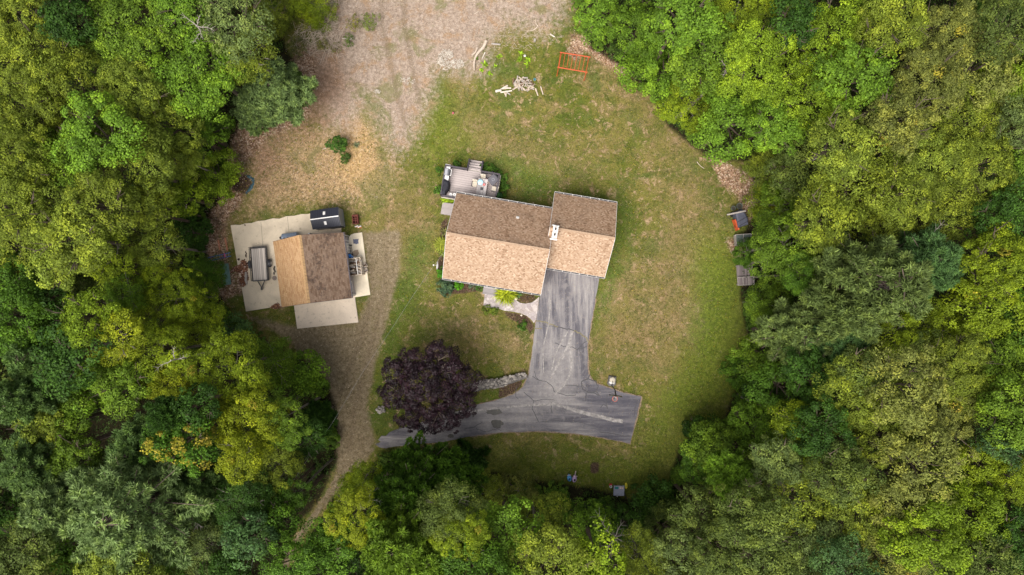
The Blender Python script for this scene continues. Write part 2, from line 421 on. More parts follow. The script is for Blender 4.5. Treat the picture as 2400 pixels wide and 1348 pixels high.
DRIVE = [(1281, 610), (1272, 660), (1268, 680), (1255, 758), (1247, 827), (1240, 876), (1225, 908), (1202, 925), (1170, 936), (1111, 951), (1046, 973), (980, 992), (931, 1006),
         (912, 1014), (905, 1022), (894, 1022), (886, 1031), (893, 1036), (880, 1041), (890, 1049), (904, 1050), (964, 1042), (1033, 1037), (1111, 1021), (1176, 1013), (1258, 1010), (1339, 1014.5), (1405, 1024), (1477, 1039), (1490, 985),
         (1503, 930), (1460, 921), (1398, 899), (1385, 889), (1379, 876), (1377, 850), (1377, 810), (1385, 762), (1395, 706), (1406, 640)]
def asphalt():
    n = N("asphalt", 0.85, 0.25)
    co = n.coords()
    def along(ang, sx, sy, sc):
        mp = n.new('ShaderNodeMapping'); n.put(mp.inputs[0], co); mp.inputs['Rotation'].default_value = (0, 0, ang); mp.inputs['Scale'].default_value = (sx, sy, 1)
        return n.noise(mp.outputs[0], sc, 6, 0.68, 0.3)
    streak_v = along(R(9), 1.5, 0.17, 1.0)        # along the straight part
    streak_h = along(R(6), 0.17, 1.5, 1.0)        # along the lower arm
    sep = n.new('ShaderNodeSeparateXYZ'); n.put(sep.inputs[0], co)
    arm = n.step(sep.outputs[1], -7.2, -10.2)
    st = n.mix(arm, streak_v, streak_h)
    base = n.ramp(st, [(0.36, (0.070, 0.067, 0.080)), (0.48, (0.125, 0.117, 0.130)), (0.57, (0.215, 0.20, 0.202)), (0.72, (0.36, 0.33, 0.31))])
    big = n.noise(co, 0.35, 4, 0.6)
    base = n.mix(n.math('MULTIPLY', n.step(n.noise(co, 1.1, 6, 0.72, 0.8), 0.48, 0.66), 0.6), base, (0.235, 0.215, 0.21))
    def worn(px, py, rad, amt):
        nonlocal base
        q = P(px, py); vd = n.new('ShaderNodeVectorMath', operation='DISTANCE'); n.put(vd.inputs[0], co); vd.inputs[1].default_value = (q.x, q.y, 0.03)
        f = n.math('MULTIPLY', n.step(n.math('MULTIPLY_ADD', n.noise(co, 0.9, 5, .7), rad * .9, vd.outputs['Value']), rad * 1.5, rad * .5), amt)
        base = n.mix(f, base, n.ramp(n.noise(co, 2.0, 5, .7), [(.35, (.24, .222, .215)), (.65, (.38, .35, .335))]))
    worn(1300, 915, 3.2, .7); worn(1310, 830, 2.6, .55); worn(1150, 975, 3.0, .5); worn(1060, 1000, 2.5, .4); worn(1230, 975, 3.0, .45)
    # newer dark sealed patch towards the turn-around
    new = n.math('MULTIPLY', n.step(n.math('MULTIPLY_ADD', big, 4.0, sep.outputs[0]), 8.2, 10.6), arm)
    base = n.mix(n.math('MULTIPLY', new, 0.7), base, n.ramp(streak_h, [(0.4, (0.06, 0.058, 0.075)), (0.7, (0.15, 0.14, 0.155))]))
    gr = n.noise(co, 16, 3, 0.8)
    k = n.math('MULTIPLY_ADD', gr, 0.8, 0.6)
    kk = n.new('ShaderNodeCombineColor'); [n.put(kk.inputs[i], k) for i in range(3)]
    base = n.mix(1.0, base, kk.outputs[0], 'MULTIPLY')
    n.base(base); n.bump(gr, 0.4, 0.01)
    return n.m
M_asphalt = asphalt()
o = slab('driveway', ragged(DRIVE, 10, 0.8, 3), -0.1, 0.03, M_asphalt); tag(o, kind='structure')
# crumbled sandy edge beneath the asphalt
M_edge = simple('sandy_edge', (0.22, 0.165, 0.115), 0.95, 0.1, 0.5, 9)
cx = sum(p[0] for p in DRIVE) / len(DRIVE)
o = slab('driveway_edge', ragged([(1268, 690), (1254, 758), (1246, 827), (1238, 876), (1224, 906), (1202, 923), (1170, 934), (1100, 951), (1100, 1025), (1176, 1015), (1258, 1012), (1339, 1016.5), (1404, 1026), (1478, 1042), (1493, 985),
    (1506, 929), (1461, 919), (1400, 897), (1387, 887), (1381, 874), (1379, 812), (1387, 762), (1398, 700)], 7, 1.6, 5), -0.1, 0.02, M_edge); tag(o, kind='structure')

def ribbon(mb, pts, w, z):
    """thin raised strip along photo points"""
    p = [P(x, y) for x, y in pts]; L = []; Rr = []
    for i, q in enumerate(p):
        d = (p[min(i + 1, len(p) - 1)] - p[max(i - 1, 0)]).normalized(); nn = Vector((-d.y, d.x, 0))
        ww = (w[i] if isinstance(w, list) else w) / 2
        L.append((q + nn * ww).to_tuple()[:2] + (z,)); Rr.append((q - nn * ww).to_tuple()[:2] + (z,))
    vs = L + Rr; n = len(p)
    return mb.add(vs, [(n + i, n + i + 1, i + 1, i) for i in range(n - 1)])

def wiggle(pts, amp, step=5, seed=0):
    r = random.Random(seed); out = []
    for i in range(len(pts) - 1):
        a, b = pts[i], pts[i + 1]; m = max(1, int(math.hypot(a[0] - b[0], a[1] - b[1]) / step))
        for j in range(m):
            t = j / m; out.append((a[0] + (b[0] - a[0]) * t + r.uniform(-amp, amp), a[1] + (b[1] - a[1]) * t + r.uniform(-amp, amp)))
    out.append(pts[-1]); return out

M_crack = simple('crack_filler', (0.06, 0.057, 0.062), 0.6, 0.4, 0.2, 8)
cracks = MB(); k = 0
for pts, w in [([(1307, 766), (1321, 770), (1335, 772), (1357, 780)], .10), ([(1300, 803), (1320, 812), (1340, 813), (1353, 820), (1375, 812)], .07), ([(1353, 820), (1366, 806), (1375, 800)], .07), ([(1353, 820), (1352, 834)], .06), ([(1358, 818), (1360, 832)], .05),
    ([(1247, 882), (1262, 890), (1282, 895), (1294, 906), (1301, 920), (1330, 927), (1350, 925)], .06), ([(1252, 870), (1256, 884), (1262, 890)], .05), ([(1228, 918), (1242, 932), (1251, 940), (1248, 958), (1258, 978), (1262, 988)], .06), ([(1251, 940), (1275, 936), (1300, 938)], .05),
    ([(1294, 940), (1291, 958), (1294, 968)], .06), ([(1325, 903), (1345, 903), (1362, 907)], .05), ([(1362, 896), (1366, 912), (1380, 920), (1397, 917), (1402, 906), (1396, 894), (1378, 888), (1366, 893), (1362, 896)], .10), ([(1376, 890), (1382, 878)], .10),
    ([(1374, 920), (1372, 940)], .10), ([(1380, 920), (1395, 922), (1404, 927)], .10), ([(1397, 917), (1405, 927)], .09), ([(1422, 925), (1421, 940), (1423, 958)], .06), ([(1408, 955), (1414, 948), (1422, 952), (1424, 958)], .08), ([(1425, 920), (1437, 922), (1449, 928)], .06),
    ([(1405, 1012), (1430, 1015), (1462, 1022), (1478, 1022)], .07), ([(1484, 935), (1492, 938), (1486, 975)], .07), ([(1115, 1004), (1135, 1012), (1165, 1005), (1175, 1009)], .05), ([(1088, 1005), (1110, 1002), (1130, 990)], .05), ([(1211, 905), (1209, 930), (1215, 935)], .05),
    ([(920, 1014), (932, 1008), (940, 1000)], .06), ([(1272, 762), (1280, 764), (1307, 766)], .05), ([(1255, 990), (1300, 985), (1345, 990)], .03), ([(1340, 985), (1400, 1000)], .03)]:
    k += 1; ribbon(cracks, wiggle(pts, 1.0, 5, k), w, 0.034 + 0.0004 * (k % 7))
o = cracks.obj('pavement_cracks', M_crack); tag(o, kind='structure')
M_weedcrack = simple('weedy_crack', (0.19, 0.165, 0.10), 0.95, 0.1, 0.5, 6)
wc = MB()
ribbon(wc, wiggle([(1256, 752), (1275, 754), (1292, 761), (1308, 766)], 1.2, 4, 31), .10, .0385)
ribbon(wc, wiggle([(1252, 769), (1270, 770)], 1, 4, 32), .08, .0385)
ribbon(wc, wiggle([(1345, 775), (1362, 783), (1374, 792), (1379, 802)], 1.2, 4, 33), .11, .0385)
o = wc.obj('weedy_pavement_crack', M_weedcrack); tag(o, kind='structure')
# pale tyre scuffs
M_scuff = N("tyre_scuff", 0.9, 0.15)
_c = M_scuff.coords(); M_scuff.base(M_scuff.ramp(M_scuff.noise(_c, 3, 5, .75), [(0.40, (0.20, 0.185, 0.18)), (0.64, (0.40, 0.37, 0.35))]))
M_scuff = M_scuff.m
sc = MB(); k = 0
for pts, w in [([(1342, 775), (1335, 800), (1322, 830), (1306, 858), (1294, 880)], [.1, .2, .2, .15, .05]), ([(1330, 778), (1316, 800), (1302, 830), (1292, 870)], [.04, .1, .12, .05]),
    ([(1333, 810), (1340, 850), (1335, 880), (1320, 905), (1300, 925)], [.05, .13, .16, .14, .05]), ([(1340, 960), (1370, 968), (1400, 974), (1430, 983), (1460, 988)], [.05, .3, .26, .24, .2]),
    ([(1100, 965), (1150, 958), (1200, 953), (1250, 949), (1300, 948), (1340, 958)], [.08, .18, .16, .14, .14, .08]), ([(1285, 938), (1310, 950), (1340, 962)], [.03, .1, .05]), ([(1291, 700), (1285, 760), (1272, 820), (1275, 880)], [.04, .08, .08, .04])]:
    k += 1; ribbon(sc, wiggle(pts, .8, 8, k + 50)[:], .12 if not isinstance(w, list) else sum(w) / len(w) * 1.6, 0.0375 + .0003 * k)
o = sc.obj('tyre_marks', M_scuff); tag(o, kind='structure')
# damp asphalt patches
M_patch = simple('damp_patch', (0.055, 0.050, 0.043), 0.5, 0.4, 0.35, 5)
pt = MB()
for (x, y, a, b, s) in [(1158, 965, 20, 8, 1), (1165, 993, 14, 11, 2), (1057, 1022, 8, 5, 3)]:
    r = random.Random(s); pts = []
    for i in range(26):
        t = i / 26 * 6.283; kk = 1 + r.uniform(-.22, .12); pts.append((x + a * math.cos(t) * kk, y + b * math.sin(t) * kk))
    pt.prism([tuple(P(*q))[:2] for q in pts], 0.031, 0.0365)
o = pt.obj('damp_patches', M_patch); tag(o, kind='structure')

def concrete(name, c, stain=(0.10, 0.09, 0.08), amt=0.7):
    n = N(name, 0.85, 0.2); co = n.coords()
    a = n.noise(co, 0.45, 5, 0.6, 0.5); b = n.noise(co, 3.0, 5, 0.7); f = n.noise(co, 18, 2, 0.7)
    g = n.ramp(a, [(0.3, sc3(c, 0.78)), (0.55, c), (0.72, sc3(c, 1.12))])
    g = n.mix(n.math('MULTIPLY', n.step(b, 0.56, 0.72), amt * 0.5), g, stain)
    k = n.math('MULTIPLY_ADD', f, 0.4, 0.8)
    kk = n.new('ShaderNodeCombineColor'); [n.put(kk.inputs[i], k) for i in range(3)]
    n.base(n.mix(1.0, g, kk.outputs[0], 'MULTIPLY')); n.bump(f, 0.2, 0.01)
    return n.m
M_conc = concrete('concrete_pad', (0.64, 0.54, 0.41), (0.22, 0.175, 0.11), 1.1)
M_conc2 = concrete('concrete_pale', (0.78, 0.68, 0.52), (0.40, 0.33, 0.25), 0.5)
M_conc3 = concrete('concrete_apron', (0.63, 0.53, 0.425), (0.20, 0.165, 0.135), 1.4)
pad = thing('concrete_pad', 'broad L-shaped beige concrete pad beside and behind the tan-roofed outbuilding', 'concrete pad', P(600, 620))
def chslab(name, pts, z0, z1, mat, par):
    o = slab(name, pts, z0, z1, mat); o.parent = par; o.location = -Vector(par.location); return o
M_joint = simple('pad_joint', (.2, .17, .13), .9)
PADB = ragged([(541, 528), (560, 526), (600, 517), (660, 508), (735, 499), (800, 493)], 9, 1.6, 12)[:-13] if False else [(541, 528), (552, 527), (563, 527.5), (575, 524), (590, 523), (606, 518), (620, 517), (640, 512), (655, 513), (672, 507), (690, 506), (707, 502), (722, 502), (740, 498)]
chslab('slab', PADB + [(800, 520), (800, 545), (690, 560), (690, 712), (577, 730)], -.1, .062, M_conc, pad)
for a, b in [((612, 520), (617, 578)), ((674, 508), (678, 545))]:
    jm = MB(); ribbon(jm, [a, b], .03, .0665)
    j = jm.obj('joint', M_joint); j.parent = pad; j.location = -Vector(pad.location)
o = slab('concrete_strip', [(818, 556), (823, 550), (832, 547), (849, 545), (858, 618), (868, 691), (832, 697), (815, 600)], -.1, .068, M_conc2)
tag(o, 'narrow pale concrete strip along the right wall of the outbuilding, under the firewood', 'concrete pad')
o = slab('concrete_apron', [(688, 705), (831, 690), (840.5, 755.5), (697, 770.5)], -.1, .072, M_conc3)
tag(o, 'rectangular grey-beige concrete apron in front of the outbuilding at its lower end', 'concrete pad')

# ------------------------------------------------------------------ house materials
def shingle(name, cols, stain=None, wu=0.30, hv=0.15, stain_amt=0.6):
    """courses of shingles from the roof's own UVs (metres along the ridge, metres down the slope)"""
    n = N(name, 0.9, 0.15)
    uv = n.new('ShaderNodeUVMap').outputs[0]
    sp = n.new('ShaderNodeSeparateXYZ'); n.put(sp.inputs[0], uv)
    row = n.math('FLOOR', n.math('DIVIDE', sp.outputs[1], hv))
    odd = n.math('MULTIPLY', n.math('FRACT', n.math('MULTIPLY', row, 0.37)), 1.0)
    uu = n.math('ADD', n.math('DIVIDE', sp.outputs[0], wu), odd)
    cell = n.math('FLOOR', uu)
    cv = n.new('ShaderNodeCombineXYZ'); n.put(cv.inputs[0], cell); n.put(cv.inputs[1], row)
    wnz = n.new('ShaderNodeTexWhiteNoise', noise_dimensions='2D'); n.put(wnz.inputs[0], cv.outputs[0])
    m = len(cols)
    c = n.ramp(wnz.outputs[0], [(i / (m - 1), cols[i]) for i in range(m)])
    fr = n.math('FRACT', n.math('DIVIDE', sp.outputs[1], hv))
    edge = n.step(fr, 0.80, 0.97)
    c = n.mix(n.math('MULTIPLY', edge, 0.4), c, sc3(cols[0], 0.35))
    cut = n.math('MULTIPLY', n.step(n.math('FRACT', uu), 0.9, 0.98), 0.4)
    c = n.mix(cut, c, sc3(cols[0], 0.4))
    co = n.coords()
    nz = n.noise(co, 9, 3, 0.8)
    k = n.math('MULTIPLY_ADD', nz, 0.85, 0.575)
    kk = n.new('ShaderNodeCombineColor'); [n.put(kk.inputs[i], k) for i in range(3)]
    c = n.mix(1.0, c, kk.outputs[0], 'MULTIPLY')
    if stain:
        a = n.math('MULTIPLY_ADD', n.noise(co, 0.5, 4, 0.6, 0.5), 0.55, n.math('MULTIPLY', n.noise(co, 3.5, 4, 0.7), 0.45))
        c = n.mix(n.math('MULTIPLY', n.step(a, 0.47, 0.62), stain_amt), c, stain)
    n.base(c); n.bump(n.math('ADD', fr, n.math('MULTIPLY', nz, 0.4)), 0.5, 0.012)
    return n.m
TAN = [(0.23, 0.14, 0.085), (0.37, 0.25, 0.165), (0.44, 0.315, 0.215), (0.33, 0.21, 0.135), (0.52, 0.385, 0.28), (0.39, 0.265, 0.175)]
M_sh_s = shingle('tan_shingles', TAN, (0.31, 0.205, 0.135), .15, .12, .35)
TAN_N = [(c[0] * .86, c[1] * .82, c[2] * .80) for c in TAN]  # north slopes: shade painted into the tan, stain streaks go on top
M_sh_n = shingle('shaded_stained_tan_shingles', TAN_N, (0.15, 0.10, 0.070), .15, .12, .4)
ORG = [(0.33, 0.19, 0.09), (0.44, 0.27, 0.14), (0.48, 0.31, 0.17), (0.40, 0.23, 0.12)]
M_sh_o = shingle('ochre_shingles', ORG, (0.34, 0.2, 0.11), .36, .14, .5)
M_sh_b = shingle('moss_stained_brown_shingles', [(0.16, 0.10, 0.065), (0.23, 0.155, 0.11), (0.28, 0.195, 0.14), (0.19, 0.125, 0.085)], (0.055, 0.040, 0.036), .36, .14, .75)
M_white = simple('white_painted_trim', (0.72, 0.70, 0.68), 0.5, 0.4, 0.08, 5)
M_red = simple('red_brown_siding', (0.24, 0.065, 0.035), 0.7, 0.3, 0.2, 3)
M_dark = simple('dark_metal', (0.035, 0.035, 0.042), 0.5, 0.5, 0.25, 8)
M_black = simple('black_paint', (0.015, 0.015, 0.02), 0.45, 0.5, 0.3, 8)
M_glass = simple('window_glass', (0.03, 0.04, 0.05), 0.08, 0.8, 0.1, 2, bump=0)
M_grey = simple('grey_painted_metal', (0.30, 0.30, 0.33), 0.5, 0.4, 0.12, 5)
M_brickc = simple('chimney_masonry', (0.62, 0.58, 0.55), 0.85, 0.2, 0.15, 6)
M_sidg = simple('grey_siding', (0.36, 0.33, 0.35), 0.7, 0.3, 0.12, 4)

def slope(name, a, b, c, d, mat, parent, t=0.10):
    """roof slope: a,b along the ridge; c,d the eave under b,a; u along the ridge, v down"""
    a, b, c, d = map(Vector, (a, b, c, d))
    nrm = (d - a).cross(b - a).normalized()
    if nrm.z < 0: nrm = -nrm
    vs = [a, b, c, d] + [p - nrm * t for p in (a, b, c, d)]
    mb = MB(); 
    fs = [(0, 1, 2, 3), (7, 6, 5, 4), (0, 4, 5, 1), (1, 5, 6, 2), (2, 6, 7, 3), (3, 7, 4, 0)]
    if (b - a).cross(c - a).z < 0: fs = [f[::-1] for f in fs]
    mb.add(vs, fs); o = mb.obj(name, mat, parent)
    uvl = o.data.uv_layers.new(name='UVMap'); U = (b - a).normalized(); V = (d - a); V = (V - U * V.dot(U)).normalized()
    for l in o.data.loops:
        p = Vector(o.data.vertices[l.vertex_index].co) - a
        uvl.data[l.index].uv = (p.dot(U) + 40, p.dot(V) + 40)
    return o

def window(par, c, w, h, axis, s, name='window', shut=False):
    """window in a wall; axis 'x': wall faces +-x, s its outward sign"""
    fr = MB(); e = .05
    def bx(m, du, dz, su, sz, t, out):
        if axis == 'y': m.box((c[0] + du, c[1] + s * out, c[2] + dz), (su, t, sz))
        else: m.box((c[0] + s * out, c[1] + du, c[2] + dz), (t, su, sz))
    for q in (-1, 1):
        bx(fr, q * w / 2, 0, .09, h + .09, .07, .03); bx(fr, 0, q * h / 2, w - .09, .09, .066, .03)
    bx(fr, 0, 0, w - .09, .05, .05, .025)
    o = fr.obj(name, M_white, par)
    g = MB(); bx(g, 0, 0, w - .08, h - .08, .02, .008); g.obj('pane', M_glass, o)
    return o

# ------------------------------------------------------------------ main house
ANG = R(-9.4)
ux = Vector((math.cos(ANG), math.sin(ANG), 0)); uy = Vector((-math.sin(ANG), math.cos(ANG), 0))
ZE = 2.8
W1, D1 = 8.93, 7.74
LL = P(1037, 652, ZE)
c1 = LL + ux * (W1 / 2) + uy * (D1 / 2); c1.z = 0
W2, D2 = 5.66, 6.75
UR = P(1446, 476, ZE)
c2 = UR - ux * (W2 / 2) - uy * (D2 / 2); c2.z = 0
house = thing('house', 'main house with tan shingled gable roof and attached lower garage wing', 'house', c1, ANG)
g_off = Matrix.Rotation(-ANG, 3, 'Z') @ (c2 - c1)
RISE1, RISE2 = 2.9, 2.53
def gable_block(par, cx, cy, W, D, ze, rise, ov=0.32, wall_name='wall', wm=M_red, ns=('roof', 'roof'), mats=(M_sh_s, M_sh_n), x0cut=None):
    hx, hy = W / 2, D / 2
    wx, wy = hx - ov, hy - ov
    m = MB(); zt = ze - 0.02
    m.box((cx, cy, zt / 2 - .05), (2 * wx, 2 * wy, zt + .1))
    sl = rise / hy; zg = ze + rise - .16; zb = zt
    for s in (-1, 1):
        x = cx + s * (wx - .06)
        yy = (zg - zb) / sl
        yy = min(yy, wy)
        m.add([(x - .06, cy - yy, zb), (x - .06, cy + yy, zb), (x - .06, cy, zg), (x + .06, cy - yy, zb), (x + .06, cy + yy, zb), (x + .06, cy, zg)],
              [(0, 2, 1), (3, 4, 5), (0, 1, 4, 3), (1, 2, 5, 4), (2, 0, 3, 5)])
    w = m.obj(wall_name, wm, par)
    zr = ze + rise
    slope(ns[0], (cx - hx, cy, zr), (cx + hx, cy, zr), (cx + hx, cy - hy, ze), (cx - hx, cy - hy, ze), mats[0], par)
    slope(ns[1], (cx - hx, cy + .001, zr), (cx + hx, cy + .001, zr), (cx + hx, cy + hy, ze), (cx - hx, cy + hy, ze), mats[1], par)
    return w
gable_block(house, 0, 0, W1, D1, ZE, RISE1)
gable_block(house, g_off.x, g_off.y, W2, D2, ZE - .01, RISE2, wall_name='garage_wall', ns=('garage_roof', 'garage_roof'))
# ridge caps
def ridge(par, a, b, mat, r=.09, name='ridge_cap'):
    m = MB(); m.bar(a, b, r * 2, .05); return m.obj(name, mat, par)
ridge(house, (-W1 / 2, 0, ZE + RISE1 + .005), (W1 / 2, 0, ZE + RISE1 + .005), M_sh_s if False else simple('tan_ridge', (0.36, 0.25, 0.17), .9, .1, .25, 9))
M_tridge = bpy.data.materials['tan_ridge']
ridge(house, (g_off.x - W2 / 2 + .6, g_off.y, ZE + RISE2 - .005), (g_off.x + W2 / 2, g_off.y, ZE + RISE2 - .005), M_tridge)
def gutter(par, x0, x1, y, z, s):
    m = MB(); L = x1 - x0; xc = (x0 + x1) / 2
    m.box((xc, y + s * .125, z - .07), (L, .015, .12)); m.box((xc, y + s * .01, z - .08), (L, .012, .1)); m.box((xc, y + s * .067, z - .125), (L, .10, .012))
    for q in (x0 + .006, x1 - .006): m.box((q, y + s * .067, z - .07), (.012, .10, .098))
    k = int(L / .75)
    for i in range(1, k): m.box((x0 + L * i / k, y + s * .067, z - .012), (.035, .10, .012))
    g = m.obj('gutter', M_white, par)
    d = MB(); d.box((xc, y + s * .067, z - .108), (L - .03, .095, .018)); d.obj('gutter_floor_strip', M_black, g)  # dark strip along the gutter bottom
gutter(house, -W1 / 2, W1 / 2, -D1 / 2, ZE, -1)
gutter(house, -W1 / 2, g_off.x - W2 / 2 - .02, D1 / 2, ZE, 1)
gutter(house, W1 / 2 + .05, g_off.x + W2 / 2, g_off.y - D2 / 2, ZE, -1)
gutter(house, g_off.x - W2 / 2, g_off.x + W2 / 2, g_off.y + D2 / 2, ZE, 1)
# rake boards
def rake(par, x, cy, hy, ze, rise, s):
    m = MB()
    for q in (-1, 1): m.bar((x + s * .014, cy + q * hy, ze - .07), (x + s * .014, cy, ze + rise - .07), .025, .16)
    m.obj('rake_board', M_white, par)
rake(house, -W1 / 2, 0, D1 / 2, ZE, RISE1, -1); rake(house, W1 / 2, 0, D1 / 2, ZE, RISE1, 1)
rake(house, g_off.x + W2 / 2, g_off.y, D2 / 2, ZE, RISE2, 1); rake(house, g_off.x - W2 / 2, g_off.y, D2 / 2, ZE, RISE2, -1)
# windows and doors under the eaves
wy1 = D1 / 2 - .32; wx1 = W1 / 2 - .32
for x in (-3.2, .9, 3.0): window(house, (x, -wy1, 1.5), 1.1, 1.2, 'y', -1)
for x in (.6, 2.6): window(house, (x, wy1, 1.6), 1.0, 1.1, 'y', 1)
for y in (-1.8, 1.8): window(house, (-wx1, y, 1.6), .9, 1.2, 'x', -1)
window(house, (-wx1, 0, 4.1), .8, 1.0, 'x', -1)
d = MB(); d.box((-1.2, -wy1 - .03, 1.12), (.95, .06, 2.1)); dd = d.obj('front_door', simple('door_paint', (.55, .53, .5), .5), house)
h = MB(); h.rock((-1.55, -wy1 - .09, 1.1), (.06, .06, .06), 1, rough=0); h.obj('door_handle', M_dark, dd)
d = MB(); d.box((-1.9, wy1 + .02, 1.9), (1.7, .04, 2.0)); dd = d.obj('sliding_door', M_glass, house)
gy = g_off.y - D2 / 2 + .32; gx0 = W1 / 2 + .2
d = MB(); d.box((g_off.x + .25, gy - .03, 1.15), (4.2, .05, 2.2)); 
for i in range(1, 5): d.box((g_off.x + .25, gy - .055, .1 + i * .44), (4.2, .012, .03))
d.obj('garage_door', M_white, house)
window(house, (g_off.x + W2 / 2 - .32, g_off.y, 1.6), .9, 1.1, 'x', 1)
window(house, (g_off.x, g_off.y + D2 / 2 - .32, 1.6), 1.2, 1.0, 'y', 1)
# chimney with two flues
loc = Matrix.Rotation(-ANG, 3, 'Z') @ (P(1301.5, 543, 6.3) - c1)
chx, chy = loc.x, loc.y
m = MB(); m.box((chx, chy, 5.05), (.36, 1.02, 2.2)); m.obj('chimney', M_brickc, house); ch = house.children[-1]
ch = [c for c in house.children if c.name.startswith('chimney')][0]
m = MB(); m.box((chx, chy, 6.17), (.44, 1.04, .07))
for s in (-1, 1): m.box((chx, chy + s * .24, 6.26), (.25, .32, .12))
m.obj('chimney_cap', simple('chimney_cap_stone', (.72, .68, .64), .8, .2, .08, 6), ch)
M_flue_dark = simple('flue_dark', (.004, .004, .004), .9, .05)  # black plates stand in for the shade inside the flue holes
for s in (-1, 1):
    m = MB(); m.box((chx, chy + s * .24, 6.327), (.14, .22, .02)); m.obj('flue', M_flue_dark, ch)
    m = MB(); m.bar((chx - .32, chy + s * .60, 5.42), (chx + .32, chy + s * .60, 5.42), .10, .05)
    m.bar((chx - .24, chy + s * .56, 5.9), (chx - .32, chy + s * .60, 5.4), .05, .05); m.bar((chx + .24, chy + s * .56, 5.9), (chx + .32, chy + s * .60, 5.4), .05, .05)
    m.obj('flashing', M_white, ch)
# cricket of ochre shingles above the chimney is worn: vent pipe
loc = Matrix.Rotation(-ANG, 3, 'Z') @ (P(1213.5, 508, 4.5) - c1)
zv = ZE + RISE1 * (1 - abs(loc.y) / (D1 / 2))
m = MB(); m.cyl((loc.x, loc.y, zv - .1), (loc.x, loc.y, zv + .32), .05); m.box((loc.x, loc.y, zv + .0), (.26, .24, .04), M=Matrix.Rotation(-math.atan2(RISE1, D1 / 2), 3, 'X'))
vp = m.obj('vent_pipe', M_white, house)
m = MB(); m.cyl((loc.x, loc.y, zv + .321), (loc.x, loc.y, zv + .326), .035); m.obj('vent_mouth', M_black, vp)
# bay hood at north eave
m = MB(); m.box((0.58, D1 / 2 + .09, 2.62), (.72, .10, .10)); m.obj('exhaust_hood', M_white, house)

# bulkhead at the west wall
loc = P(1052, 491, .5)
bh = thing('cellar_bulkhead', 'sloping grey double-leaf cellar bulkhead against the left wall of the house', 'bulkhead', P(1051, 491), ANG)
m = MB(); m.add([(-.62, -.55, 0), (.7, -.55, 0), (.7, .55, 0), (-.62, .55, 0), (-.62, -.55, .18), (.7, -.55, .75), (.7, .55, .75), (-.62, .55, .18)],
                [(3, 2, 1, 0), (4, 5, 6, 7), (0, 1, 5, 4), (1, 2, 6, 5), (2, 3, 7, 6), (3, 0, 4, 7)])
M_bulk = simple('bulkhead_paint', (.33, .29, .28), .6, .3, .08, 4)
m.obj('bulkhead_frame', M_bulk, bh)
for s in (-1, 1):
    m = MB(); m.bar((-.62, s * .27, .2), (.68, s * .27, .765), .50, .03); m.obj('leaf', M_bulk, bh)

# ------------------------------------------------------------------ deck (local frame like the house, origin at its upper-left corner, y north)
M_deck = None
def boards(name, c, ang=0.0, w=0.14, axis=1, gap=0.08, var=.25):
    n = N(name, 0.75, 0.25); co = n.coords(); sp = n.new('ShaderNodeSeparateXYZ'); n.put(sp.inputs[0], co)
    q = n.math('DIVIDE', sp.outputs[axis], w); fl = n.math('FLOOR', q); fr = n.math('FRACT', q)
    wnz = n.new('ShaderNodeTexWhiteNoise', noise_dimensions='1D'); n.put(wnz.inputs['W'], fl)
    g = n.ramp(wnz.outputs[0], [(0, sc3(c, 1 - var)), (1, sc3(c, 1 + var))])
    mp = n.new('ShaderNodeMapping'); n.put(mp.inputs[0], co); mp.inputs['Scale'].default_value = (1, 12, 1) if axis == 1 else (12, 1, 1)
    gr = n.noise(mp.outputs[0], 3, 4, .7)
    k = n.math('MULTIPLY_ADD', gr, .6, .7); kk = n.new('ShaderNodeCombineColor'); [n.put(kk.inputs[i], k) for i in range(3)]
    g = n.mix(1.0, g, kk.outputs[0], 'MULTIPLY')
    e = n.math('ADD', n.step(fr, 1 - gap, 1 - gap * .5), n.step(fr, gap * .5, 0.0))
    n.base(n.mix(n.math('MULTIPLY', e, .85), g, sc3(c, .18))); n.bump(n.math('SUBTRACT', 1.0, e), .5, .02)
    return n.m
M_deck = boards('greige_deck_boards', (0.43, 0.37, 0.355), w=.2, gap=.08, var=.12)
M_rail = simple('dark_railing', (0.055, 0.045, 0.055), .55, .4, .2, 8)
M_skirt = simple('pale_deck_trim', (0.5, 0.46, 0.38), .7, .3, .15, 5)
ZD = 0.9
dorg = P(1044, 386, 1.85); dorg.z = 0
deck = thing('deck', 'raised composite deck with dark railing at the back left corner of the house', 'deck', dorg, ANG)
DW, DD = 5.05, 2.84
lw = (Matrix.Rotation(-ANG, 3, 'Z') @ (c1 - dorg))
wall_x = lw.x - (W1 / 2 - .32); wall_y = lw.y + (D1 / 2 - .32)
m = MB()
m.prism([(0, 0), (DW, 0), (DW, wall_y + .02), (wall_x - .02, wall_y + .02), (wall_x - .02, -DD), (0, -DD)], ZD - .18, ZD)
sx0, sx1 = 2.03, 3.28
m.obj('deck_floor', M_deck, deck)
m = MB()
for a, b in [((0, .03), (DW, .03)), ((DW + .03, 0), (DW + .03, wall_y)), ((-.03, 0), (-.03, -DD)), ((0, -DD - .03), (wall_x - .03, -DD - .03))]:
    m.bar((*a, ZD - .2), (*b, ZD - .2), .05, .3)
m.obj('skirt_board', M_skirt, deck)
for (x, y) in [(.1, -.1), (2.5, -.1), (DW - .1, -.1), (.1, -DD + .1), (DW - .1, wall_y + .3)]:
    mm = MB(); mm.box((x, y, .36), (.14, .14, .72)); mm.obj('support_post', M_skirt, deck)
